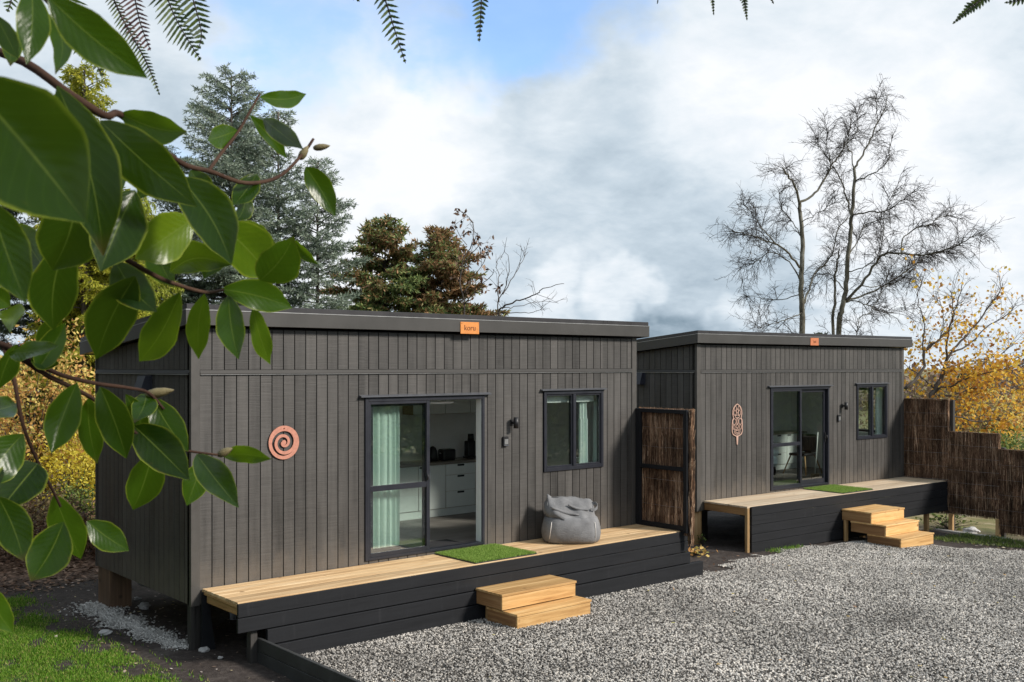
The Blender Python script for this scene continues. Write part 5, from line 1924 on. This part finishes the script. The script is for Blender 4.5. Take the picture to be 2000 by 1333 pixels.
def scatter_poly(rng, poly, n, soft=.22):
    xs = [p[0] for p in poly]
    ys = [p[1] for p in poly]
    P = np.stack([rng.uniform(min(xs), max(xs), n), rng.uniform(min(ys), max(ys), n)], -1)
    q = P + rng.normal(0, soft, P.shape)
    k = inside(poly, q[:, 0], q[:, 1])
    P = P[k]
    return np.concatenate([P, H(P[:, 0], P[:, 1])[:, None]], 1)


P = scatter_poly(rl, [(-.62, 4.0), (-.95, 3.0), (-.74, 1.7), (-.62, .3), (-.50, -1.6), (-1.6, -1.6), (-3.2, .8), (-3.2, 4.2), (-1.5, 4.4)], 190000, .16)
edge_d = np.clip((-.62 - P[:, 0]) / .8, 0, 1)
patch = np.sin(P[:, 0] * 7.1 + 1) * np.sin(P[:, 1] * 5.3) + .6 * np.sin(P[:, 0] * 19 + P[:, 1] * 11) * np.sin(P[:, 1] * 23) + rl.normal(0, .45, len(P)) > .15 - .75 * edge_d
stuff(link('lawn', mesh_arrays('lawn', *blades(rl, P[patch], .030, .009, .9)), 'grass'), 'patch of bright mossy grass in the lower left corner', 'grass')
P = scatter_poly(rl, lawn_poly, 110000, .2)
P = P[~inside([(-.4, 4.3), (-.4, -1.6), (-1.6, -1.6), (-3.2, .8), (-3.2, 4.4)], P[:, 0], P[:, 1])]
stuff(link('lawn_beyond', mesh_arrays('lawn_beyond', *blades(rl, P, .034, .013, .9)), 'grass'), 'grass running on towards the left out of the picture', 'grass')


def litter(name, poly, n, size, mat, label, cat, soft=.2, seed=1):
    rg = np.random.default_rng(seed)
    P = scatter_poly(rg, poly, n, soft) + np.array([0, 0, .012])
    D = np.stack([rg.normal(0, 1, len(P)), rg.normal(0, 1, len(P)), rg.normal(0, .25, len(P))], -1)
    D = unit(D)
    s = unit(np.cross(D, np.array([0, 0, 1.0]) + rg.normal(0, .25, (len(P), 3))))
    L = size * rg.uniform(.5, 1.3, (len(P), 1))
    mid = P + D * L * .5
    V = np.stack([P, mid + s * L * .32, P + D * L, mid - s * L * .32], 1).reshape(-1, 3)
    V[:, 2] = np.maximum(V[:, 2], H(V[:, 0], V[:, 1]) + .012)
    return stuff(link(name, mesh_arrays(name, V, np.arange(len(P) * 4).reshape(-1, 4)), mat), label, cat)


litter('leaf_litter', [(-3.5, 5.0), (1.0, 4.2), (2.5, 6.0), (2.5, 10.5), (-4.0, 10.5)], 9000, .085, 'brown_leaves', 'brown fallen leaves on the bank behind the soil path', 'leaf litter', .35, 2)
litter('wood_chips', [(-1.0, 5.0), (1.3, 4.4), (1.0, .3), (.3, -.6), (.3, -3.0), (-.8, -3.0), (-.9, 1.0)], 520, .045, 'chips', 'pale chips and small leaves scattered over the dark soil', 'debris', .2, 3)
litter('yard_leaves', [(7.9, -.5), (9.8, -.1), (10.9, .4), (12.3, -.2), (10.5, -1.0), (8.5, -1.6)], 520, .055, 'brown_leaves', 'brown leaves at the far edge of the gravel between the cabins', 'leaf litter', .2, 4)
litter('stray_leaves', [(1.0, -1.2), (14, -1.2), (14, -6), (6.5, -8), (1, -3.5)], 90, .06, 'yellow_leaves', 'stray fallen leaves on the gravel', 'leaf litter', .2, 14).location.z = .03
litter('fence_leaves', [(15.2, -1.2), (17.0, -1.0), (17.3, -5.0), (16.3, -4.6), (15.6, -3.0)], 900, .06, 'chips', 'pale leaves and chips along the foot of the fence', 'leaf litter', .2, 5)


def weeds(name, poly, n, h, w, label, seed, mat='grass'):
    rg = np.random.default_rng(seed)
    P = scatter_poly(rg, poly, n, .10)
    P = P[np.sin(P[:, 0] * 9.7) * np.sin(P[:, 1] * 8.1) + rg.normal(0, .4, len(P)) > -.1]
    P[:, 2] += .02
    return stuff(link(name, mesh_arrays(name, *blades(rg, P, h, w, .9)), mat), label, 'weeds')


weeds('weeds', [(10.75, .06), (11.9, -.06), (11.9, -.22), (10.9, -.12)], 1500, .045, .008, 'green weeds at the foot of the farther deck boards', 6)
weeds('weeds', [(15.0, -.9), (17.1, -.6), (17.25, -3.4), (15.8, -2.4)], 14000, .05, .010, 'dark green weeds along the fence foot', 7, 'green_shrub')
weeds('grass_strip', [(15.5, -2.6), (16.9, -3.4), (16.9, -6.5), (16.0, -5.0), (15.4, -3.2)], 12000, .05, .009, 'strip of green grass at the right edge of the gravel', 8)


def rosette(name, label, p, n, r, mat, seed, h=.10, lsz=.085):
    rg = np.random.default_rng(seed)
    base = np.array([p[0], p[1], float(H(p[0], p[1]))])
    t = veg_root(name, label, 'plant', base)
    A = base + np.stack([rg.normal(0, r, n), rg.normal(0, r, n), rg.uniform(.02, h, n)], -1)
    D = np.stack([rg.normal(0, 1, n), rg.normal(0, 1, n), rg.uniform(-.3, .6, n)], -1)
    ls = lsz * rg.uniform(.6, 1.2, n)
    veg_part('leaves', sprays(rg, A, D, ls, ls * .7), mat, t)
    veg_part('stems', sticks(np.tile(base, (n, 1)), (A + base) / 2 + np.array([0, 0, .02]), A, .004, .002), 'grey_bark', t)


g_ = lambda px, py, z: CAM + ray(px, py) * ((z - CAM[2]) / ray(px, py)[2])
rosette('seedling', 'small yellow leaved plant on the ground between the two decks', g_(1357, 1083, -.80), 70, .15, 'yellow_leaves', 9, .12, .09)
rosette('seedling', 'green sprout against the round pile of the farther cabin', g_(1372, 1062, -.82), 26, .06, 'green_shrub', 10, .22, .06)
rosette('seedling', 'green and yellow plant seen in the gap under the fence', (17.75, .1), 120, .28, 'green_shrub', 12, .35, .10)

# pale cement spilt on the soil, and loose stones
def spill():
    """crumbly pale cement: lumps and crumbs strewn along a streak"""
    rg = np.random.default_rng(13)
    c = np.array([g_(x, y, -.68) for x, y in ((188, 1182), (205, 1198), (235, 1212), (262, 1224), (300, 1240), (335, 1256), (362, 1260))])
    Pc = smooth_path(c, 10)
    n = 8000
    k = rg.uniform(0, len(Pc) - 1.001, n)
    i = k.astype(int)
    f = (k - i)[:, None]
    q = Pc[i] * (1 - f) + Pc[i + 1] * f
    w = (.10 - .05 * k / len(Pc)) * (1 + .5 * np.sin(k * .35) + .3 * np.sin(k * .9 + 1))
    q[:, :2] += rg.normal(0, 1, (n, 2)) * w[:, None]
    q[:, 2] = H(q[:, 0], q[:, 1]) + rg.uniform(.004, .022, n)
    r = rg.uniform(.008, .024, n)[:, None]
    base = unit(np.array([[1, 1, 1], [-1, -1, 1], [-1, 1, -1], [1, -1, -1]], float))
    rot = rg.normal(0, 1, (n, 4, 3)) * .35
    V = (q[:, None, :] + (base[None] + rot) * r[:, None, :] * np.array([1.3, 1.3, .7])).reshape(-1, 3)
    b = np.arange(n)[:, None] * 4
    Ft = np.concatenate([b + np.array([[0, 1, 2]]), b + np.array([[0, 3, 1]]), b + np.array([[0, 2, 3]]), b + np.array([[1, 3, 2]])], 0)
    stuff(link('cement_crumbs', mesh_arrays('cement_crumbs', V, Ft), 'spill'), 'pale streak of crumbled cement on the dark soil beside the cabin', 'rubble')


spill()


def stone(label, p, r, seed, mat='rock', cat='stone'):
    rg = np.random.default_rng(seed)
    bm = bmesh.new()
    bmesh.ops.create_icosphere(bm, subdivisions=3, radius=1.0)
    for v in bm.verts:
        q = np.array(v.co)
        f = 1 + .16 * math.sin(q[0] * 4 + seed) * math.sin(q[1] * 3) + .12 * math.sin(q[2] * 6 + q[0] * 3 + seed) + .04 * rg.normal()
        v.co = Vector((q[0] * r * f * 1.25, q[1] * r * f, q[2] * r * .62 * f))
    me = bpy.data.meshes.new('stone')
    bm.to_mesh(me)
    bm.free()
    o = link('stone', me, mat)
    o.location = (p[0], p[1], float(H(p[0], p[1])) + r * .3)
    o.rotation_euler = (0, 0, seed)
    tag(o, label, cat, 'loose stones on the soil')


stone('pale stone lying under the nearer cabin near the drain pipe', g_(282, 1183, -.66), .075, 1)
stone('small pale stone beside the left end of the drain pipe', g_(268, 1168, -.66), .045, 2)
stone('flat pale stone on the soil between the lawn and the cement spill', g_(206, 1238, -.68), .06, 3)
stone('pale stone at the foot of the black deck brace', g_(398, 1272, -.68), .055, 4)
stone('small white stone on the soil near the retaining wall', g_(430, 1284, -.68), .025, 5)
stone('white rubble seen in the gap under the fence', (17.55, -.55), .16, 6)


# ------------------------------------------------------------------ foreground shrub with big glossy leaves
RL = np.random.default_rng(201)
shrub_base = at(-640, HY, 1.7)
shrub_base[2] = float(H(shrub_base[0], shrub_base[1]))
shrub = veg_root('camellia_shrub', 'glossy green leaved branches hanging into view at the left', 'shrub', shrub_base)


def leaf_mesh(Bp, Tp, width, tilt, fold, bend, seed):
    rg = np.random.default_rng(seed)
    a = Tp - Bp
    L = np.linalg.norm(a)
    a = a / L
    vd = (Bp + Tp) / 2 - CAM
    n0 = -vd / np.linalg.norm(vd)
    n = n0 - a * (n0 @ a)
    n /= np.linalg.norm(n)
    s = np.cross(a, n)
    n2 = n * math.cos(tilt) + s * math.sin(tilt)
    s2 = s * math.cos(tilt) - n * math.sin(tilt)
    W2 = width / max(.55, math.cos(tilt)) * .5
    sh = rg.uniform(.80, 1.08)
    asym = rg.normal(0, .05)
    nv, nu = 15, 8
    V, UV = [], []
    ph = rg.uniform(0, 6)
    for i in range(nv + 1):
        v = i / nv
        w = math.sin(math.pi * min(1, v ** sh)) ** .78 if 0 < v < 1 else 0.0
        w *= 1.0 - .38 * max(0, v - .78) / .22
        w = max(w, .02)
        for j in range(nu + 1):
            u = -1 + 2 * j / nu
            off = fold * (abs(u) ** 1.3) * w * W2 + bend * L * (v - .5) ** 2 * 1.2 - bend * L * .3 + .020 * L * math.sin(v * 11 + ph) * u * w * abs(u)
            p = Bp + a * L * v + s2 * (u * w * W2 * (1 + asym * u + .025 * math.sin(v * 23 + ph * u)) + asym * .8 * L * math.sin(math.pi * v)) + n2 * off
            V.append(p)
            UV.append((j / nu, v))
    Fq = [(i * (nu + 1) + j, i * (nu + 1) + j + 1, (i + 1) * (nu + 1) + j + 1, (i + 1) * (nu + 1) + j) for i in range(nv) for j in range(nu)]
    return np.array(V), np.array(Fq), np.array(UV)


BR = {
    'A': ([(-420, 330, 1.15), (-120, 110, 1.05), (20, 110, 1.02), (140, 187, 1.0), (205, 226, 1.02), (235, 224, 1.05), (300, 280, 1.1), (360, 322, 1.15), (410, 335, 1.2), (480, 358, 1.25), (545, 345, 1.32), (592, 300, 1.38), (612, 272, 1.4)], .0062, .0022),
    'A2': ([(408, 333, 1.2), (432, 300, 1.24), (465, 258, 1.28), (490, 215, 1.3), (507, 185, 1.32)], .0030, .0016),
    'B': ([(-420, 330, 1.15), (-100, 310, 1.05), (0, 362, 1.02), (60, 405, 1.0), (105, 432, 1.0), (200, 480, 1.03), (295, 535, 1.06), (345, 556, 1.1), (400, 571, 1.14), (436, 567, 1.18)], .0055, .0020),
    'C': ([(-430, 620, 1.3), (-120, 640, 1.25), (0, 672, 1.22), (40, 690, 1.22), (110, 729, 1.25), (180, 748, 1.28), (250, 758, 1.32), (290, 768, 1.35), (320, 800, 1.36)], .0052, .0022),
    'D': ([(10, 680, 1.22), (50, 706, 1.23), (95, 735, 1.25), (140, 757, 1.27), (190, 785, 1.3), (270, 850, 1.34), (325, 872, 1.38), (372, 882, 1.4), (436, 890, 1.42)], .0045, .0018),
    'E': ([(8, 680, 1.22), (28, 745, 1.2), (45, 830, 1.2), (75, 905, 1.22), (108, 968, 1.24), (118, 990, 1.25)], .0036, .0018),
    'F': ([(-430, 620, 1.3), (-160, 800, 1.2), (-60, 900, 1.15), (-20, 1100, 1.1), (-10, 1160, 1.1)], .0045, .0022),
    'G': ([(-420, 330, 1.15), (-140, 20, .95), (-20, -40, .9), (60, -20, .88), (100, 10, .85), (112, 40, .85)], .0050, .0020),
    'H': ([(-420, 330, 1.15), (-200, 230, .85), (-90, 175, .75), (-40, 165, .70)], .0050, .0030),
}
branch = {}
for k, (pts, r0, r1) in BR.items():
    P = smooth_path([at(*p) for p in pts], 5)
    mb = MB().tube(P, list(np.linspace(r0 * .8, r1 * .85, len(P))), 8)
    branch[k] = link('branch', mb.mesh('branch', shrub_base), 'twig_bark', shrub)
    ORG[branch[k].name] = tuple(shrub_base)
st0 = [shrub_base, shrub_base + np.array([.06, .03, 1.0]), at(-560, 900, 1.55), at(-430, 620, 1.3), at(-420, 330, 1.15), at(-470, -100, 1.3), at(-560, -420, 1.6)]
P = smooth_path(st0, 5)
link('stem', MB().tube(P, list(np.linspace(.032, .008, len(P))), 9).mesh('stem', shrub_base), 'twig_bark', shrub)

# (base x, base y, tip x, tip y, width, depth, branch, tilt)
LEAVES = [
    (-70, 150, 168, 436, 230, .56, 'H', .15), (92, -8, 288, 153, 88, .72, 'G', .1), (62, -18, 52, 126, 62, .80, 'G', .2), (96, 28, 108, 146, 42, .86, 'G', .3),
    (-8, 30, 36, 116, 38, .9, 'G', .3), (112, 168, 202, 500, 112, .86, 'A', .1), (235, 222, 365, 258, 64, 1.05, 'A', .1), (196, 236, 384, 404, 100, .92, 'A', .05),
    (350, 345, 452, 517, 92, 1.0, 'A', .1), (378, 428, 264, 506, 88, 1.06, 'B', .3), (420, 432, 526, 540, 98, 1.1, 'B', .2), (508, 548, 574, 462, 80, 1.12, 'B', .25),
    (574, 468, 622, 517, 20, 1.14, 'B', .5), (332, 532, 452, 518, 62, 1.1, 'B', .1), (432, 565, 571, 602, 62, 1.18, 'B', .15), (399, 574, 388, 702, 47, 1.16, 'B', .1),
    (446, 578, 466, 702, 54, 1.18, 'B', .15), (494, 598, 528, 712, 40, 1.2, 'B', .4), (352, 572, 272, 706, 68, 1.1, 'B', .2), (264, 540, 188, 702, 90, 1.04, 'B', .1),
    (226, 512, 306, 610, 72, 1.06, 'B', .15), (132, 470, 104, 645, 92, 1.0, 'B', .2), (150, 392, 102, 528, 115, .9, 'B', .1), (264, 372, 196, 530, 104, .94, 'B', .1),
    (-20, 395, 50, 592, 96, .72, 'B', .2), (-22, 568, 22, 600, 44, 1.1, 'C', .2), (-15, 615, 20, 650, 46, 1.1, 'C', .3), (18, 690, 116, 676, 34, 1.16, 'C', -.75),
    (32, 672, -4, 762, 42, 1.16, 'C', -.6), (74, 722, 128, 630, 48, 1.2, 'C', .35), (60, 700, 116, 712, 34, 1.2, 'C', .4), (150, 748, 100, 886, 64, 1.26, 'D', .15),
    (172, 778, 190, 906, 48, 1.3, 'D', .3), (196, 756, 247, 896, 66, 1.28, 'C', .1), (286, 770, 262, 826, 46, 1.36, 'C', .2), (298, 778, 368, 882, 60, 1.36, 'C', .15),
    (262, 832, 370, 938, 78, 1.34, 'D', .1), (300, 876, 260, 996, 68, 1.38, 'D', .2), (384, 888, 466, 992, 58, 1.4, 'D', .15), (398, 900, 365, 988, 50, 1.42, 'D', .3),
    (432, 889, 530, 897, 34, 1.44, 'D', .3), (106, 966, 158, 1092, 68, 1.24, 'E', .15), (124, 1020, 60, 1136, 80, 1.24, 'E', .2), (170, 1018, 252, 1076, 54, 1.26, 'E', .15),
    (74, 906, -6, 1004, 84, 1.2, 'E', .2), (-4, 970, 46, 1096, 70, 1.1, 'F', .2), (46, 848, -24, 952, 80, 1.18, 'E', .2), (-24, 806, 33, 790, 48, 1.2, 'E', .2),
    (-18, 1150, 26, 1237, 46, 1.08, 'F', .3), (507, 190, 598, 184, 36, 1.32, 'A2', .15), (464, 255, 405, 274, 44, 1.28, 'A2', .2), (488, 226, 560, 309, 30, 1.3, 'A2', .45),
    (514, 232, 592, 292, 38, 1.32, 'A2', .25), (597, 326, 655, 423, 47, 1.4, 'A', .15), (502, 340, 455, 402, 44, 1.28, 'A', .25), (478, 366, 460, 433, 32, 1.28, 'A', .4),
    (372, 333, 412, 388, 42, 1.2, 'A', .3), (466, 434, 542, 480, 44, 1.16, 'B', .3), (440, 466, 398, 545, 54, 1.16, 'B', .25), 
      (300, 470, 340, 560, 54, 1.18, 'B', .3), (330, 300, 270, 390, 60, 1.2, 'A', .3),
    (30, 440, 100, 545, 66, 1.2, 'B', .3),  (170, 260, 230, 400, 86, 1.1, 'A', .2), (120, 610, 92, 690, 40, 1.2, 'C', .3),
    (245, 770, 285, 850, 40, 1.33, 'C', .3), (20, 330, -30, 400, 60, 1.1, 'B', .3),  (10, 40, 20, 130, 40, .95, 'G', .4),
    
]
TONE = {0: .30, 1: .42, 5: .12, 7: .08, 8: .22, 9: .92, 10: .80, 11: .66, 17: .75, 18: .35, 19: .15, 20: .10, 21: .15, 22: .14, 23: .18, 24: .35}
for i, (bx, by, tx, ty, w, d, br, tl) in enumerate(LEAVES):
    rg = random.Random(i + 5)
    dd = rg.uniform(-.07, .07)
    Bp, Tp = at(bx, by, d), at(tx, ty, d * (1 + dd))
    V, Fq, UV = leaf_mesh(Bp, Tp, w * d / FPX, tl * rg.choice((-1, 1)) if tl > 0 else tl, rg.uniform(.08, .42), rg.uniform(-.16, .24), i)
    lf = link('leaf', mesh_arrays('leaf', V - shrub_base, Fq, True, UV), 'evergreen_leaf', branch[br])
    tone = TONE.get(i, min(.95, max(.05, rg.gauss(.40, .22))))
    lf.color = (tone, tone, tone, 1.0)
for (x0, y0, x1, y1, w, d, br) in ((284, 772, 340, 762, 20, 1.36, 'C'), (612, 290, 645, 285, 14, 1.4, 'A'), (585, 312, 602, 285, 16, 1.38, 'A'), (425, 890, 455, 876, 17, 1.42, 'D'), (86, 413, 108, 418, 12, 1.0, 'B')):
    a, b = at(x0, y0, d), at(x1, y1, d)
    pts = [a + (b - a) * s for s in (0, .15, .4, .7, .92, 1)]
    rr = w * d / FPX * .5
    link('bud', MB().tube(pts, [rr * .4, rr * .85, rr, rr * .75, rr * .3, rr * .05], 9).mesh('bud', shrub_base), 'bud', branch[br])

# ------------------------------------------------------------------ tree fern whose frond tips hang into the top of the view
fb = CAM - FW * .75 + RT * .05
fern_base = np.array([fb[0], fb[1], float(H(fb[0], fb[1]))])
fern = veg_root('tree_fern', 'tree fern whose green frond tips hang down along the top edge', 'tree fern', fern_base)
crown = fern_base + np.array([0, 0, 4.35])
link('trunk', MB().tube([fern_base - np.array([0, 0, .1]), fern_base + np.array([.03, 0, 1.5]), fern_base + np.array([0, .04, 3.0]), crown], [.13, .11, .10, .08], 12).mesh('trunk', fern_base), 'dark_bark', fern)


def pinna(rach, pts, depth, lens, sp, wd, mat, seed):
    """one hanging pinna: axis points in pixels, pinnule lengths left and right in pixels"""
    rg = np.random.default_rng(seed)
    P = smooth_path([at(x, y, depth) for x, y in pts], 6)
    seg = np.linalg.norm(np.diff(P, axis=0), axis=1)
    cum = np.concatenate([[0], np.cumsum(seg)])
    tot = cum[-1]
    k = depth / FPX
    n = int(tot / (sp * k))
    V, Fq = [], []
    for i in range(n):
        s = (i + .5) / n
        x = s * tot
        p = np.array([np.interp(x, cum, P[:, c]) for c in range(3)])
        j = min(len(seg) - 1, max(0, int(np.searchsorted(cum, x) - 1)))
        t = (P[j + 1] - P[j]) / seg[j]
        vd = p - CAM
        vd /= np.linalg.norm(vd)
        side = np.cross(vd, t)
        side /= np.linalg.norm(side)
        taper = min(1.0, 2.6 * (1 - s) + .10)
        for sg, ln in ((-1, lens[0]), (1, lens[1])):
            l = ln * k * taper * rg.uniform(.82, 1.1)
            d = side * sg * .86 + t * .5 + vd * rg.normal(0, .22)
            d /= np.linalg.norm(d)
            wv = np.cross(d, vd)
            wv = wv / np.linalg.norm(wv) * wd * k * .5
            o = len(V)
            # toothed blade
            m = 6
            row = [p]
            up_, lo_ = [], []
            for q in range(m):
                f = (q + .5) / m
                wq = (1 - f ** 3) * (1.0 if q % 2 == 0 else .82)
                c_ = p + d * l * f - vd * .0008 * q
                up_.append(c_ + wv * wq)
                lo_.append(c_ - wv * wq)
            tip = p + d * l
            V += [p] + up_ + lo_ + [tip]
            Fq += [(o, o + 1, o + 1 + m, o)]
            for q in range(m - 1):
                Fq.append((o + 1 + q, o + 2 + q, o + 2 + m + q, o + 1 + m + q))
            Fq.append((o + m, o + 2 * m + 1, o + 2 * m + 1, o + 2 * m))
    mb = MB()
    F2_ = []
    for f in Fq:
        g = []
        for a in f:
            if a not in g:
                g.append(a)
        F2_.append(tuple(g))
    mb.add(V, F2_)
    o = link('pinna', mb.mesh('pinna', fern_base), mat, rach)
    mb2 = MB().tube(P, list(np.linspace(2.2 * k, .8 * k, len(P))), 5)
    link('pinna_rib', mb2.mesh('pinna_rib', fern_base), 'dark_bark', rach)


def frond(pix, depth_end, items):
    """rachis from the crown out over the camera, carrying the hanging pinnae listed"""
    end = [at(x, y, d) for x, y, d in pix]
    P = smooth_path([crown, crown + FW * .35 + UP * .22 + (end[0] - crown) * .25] + end, 5)
    rach = link('frond', MB().tube(P, list(np.linspace(.011, .003, len(P))), 7).mesh('frond', fern_base), 'dark_bark', fern)
    ORG[rach.name] = tuple(fern_base)
    for it in items:
        pinna(rach, *it)


frond([(380, -170, 1.5), (300, -90, 1.65), (200, -40, 1.8)], 1.8, [
    ([(300, -95), (318, -30), (345, 40), (392, 118)], 1.65, (26, 44), 9, 5.5, 'fern', 1),
    ([(352, -110), (372, -20), (393, 60), (387, 97)], 1.6, (30, 48), 11, 7, 'fern', 2),
    ([(250, -70), (262, -10), (274, 45), (294, 99)], 1.72, (20, 46), 9, 4.5, 'fern_red', 3),
    ([(205, -45), (236, 30), (285, 120), (312, 186)], 1.8, (14, 22), 7, 4, 'fern', 4),
    ([(120, -60), (150, 60), (190, 130), (200, 150)], 1.9, (40, 30), 10, 6, 'fern', 5),
    ([(30, -60), (22, 0), (14, 24)], 1.8, (20, 22), 8, 5, 'fern', 6),
])
frond([(900, -210, 1.6), (820, -110, 1.8), (700, -60, 2.0), (600, -30, 2.15)], 2.0, [
    ([(722, -70), (752, 0), (768, 50), (792, 124)], 2.0, (24, 29), 11, 6, 'fern', 7),
    ([(940, -190), (941, -40), (939, 30), (936, 82)], 1.7, (18, 28), 9, 6.5, 'fern', 8),
    ([(660, -50), (690, -12), (702, 4)], 2.05, (14, 14), 9, 5, 'fern', 9),
])
frond([(1250, -230, 1.6), (1380, -140, 1.75), (1480, -90, 1.9), (1570, -60, 2.0)], 2.0, [
    ([(1385, -145), (1390, -30), (1394, 30)], 1.75, (11, 11), 6, 5, 'fern', 10),
    ([(1446, -110), (1452, -20), (1459, 40)], 1.85, (12, 12), 6, 5, 'fern', 11),
    ([(1500, -85), (1506, -10), (1511, 8)], 1.9, (9, 9), 6, 5, 'fern', 12),
    ([(1270, -225), (1284, -30), (1284, 8)], 1.65, (9, 9), 6, 5, 'fern', 13),
])
frond([(1500, -260, 1.5), (1800, -130, 1.6), (1960, -50, 1.7), (2080, 10, 1.8)], 1.8, [
    ([(1975, -60), (1930, -12), (1890, 20), (1861, 47)], 1.7, (16, 14), 7, 7, 'fern', 14),
    ([(2030, -20), (1995, 0), (1962, 6)], 1.75, (12, 12), 8, 6, 'fern', 15),
])
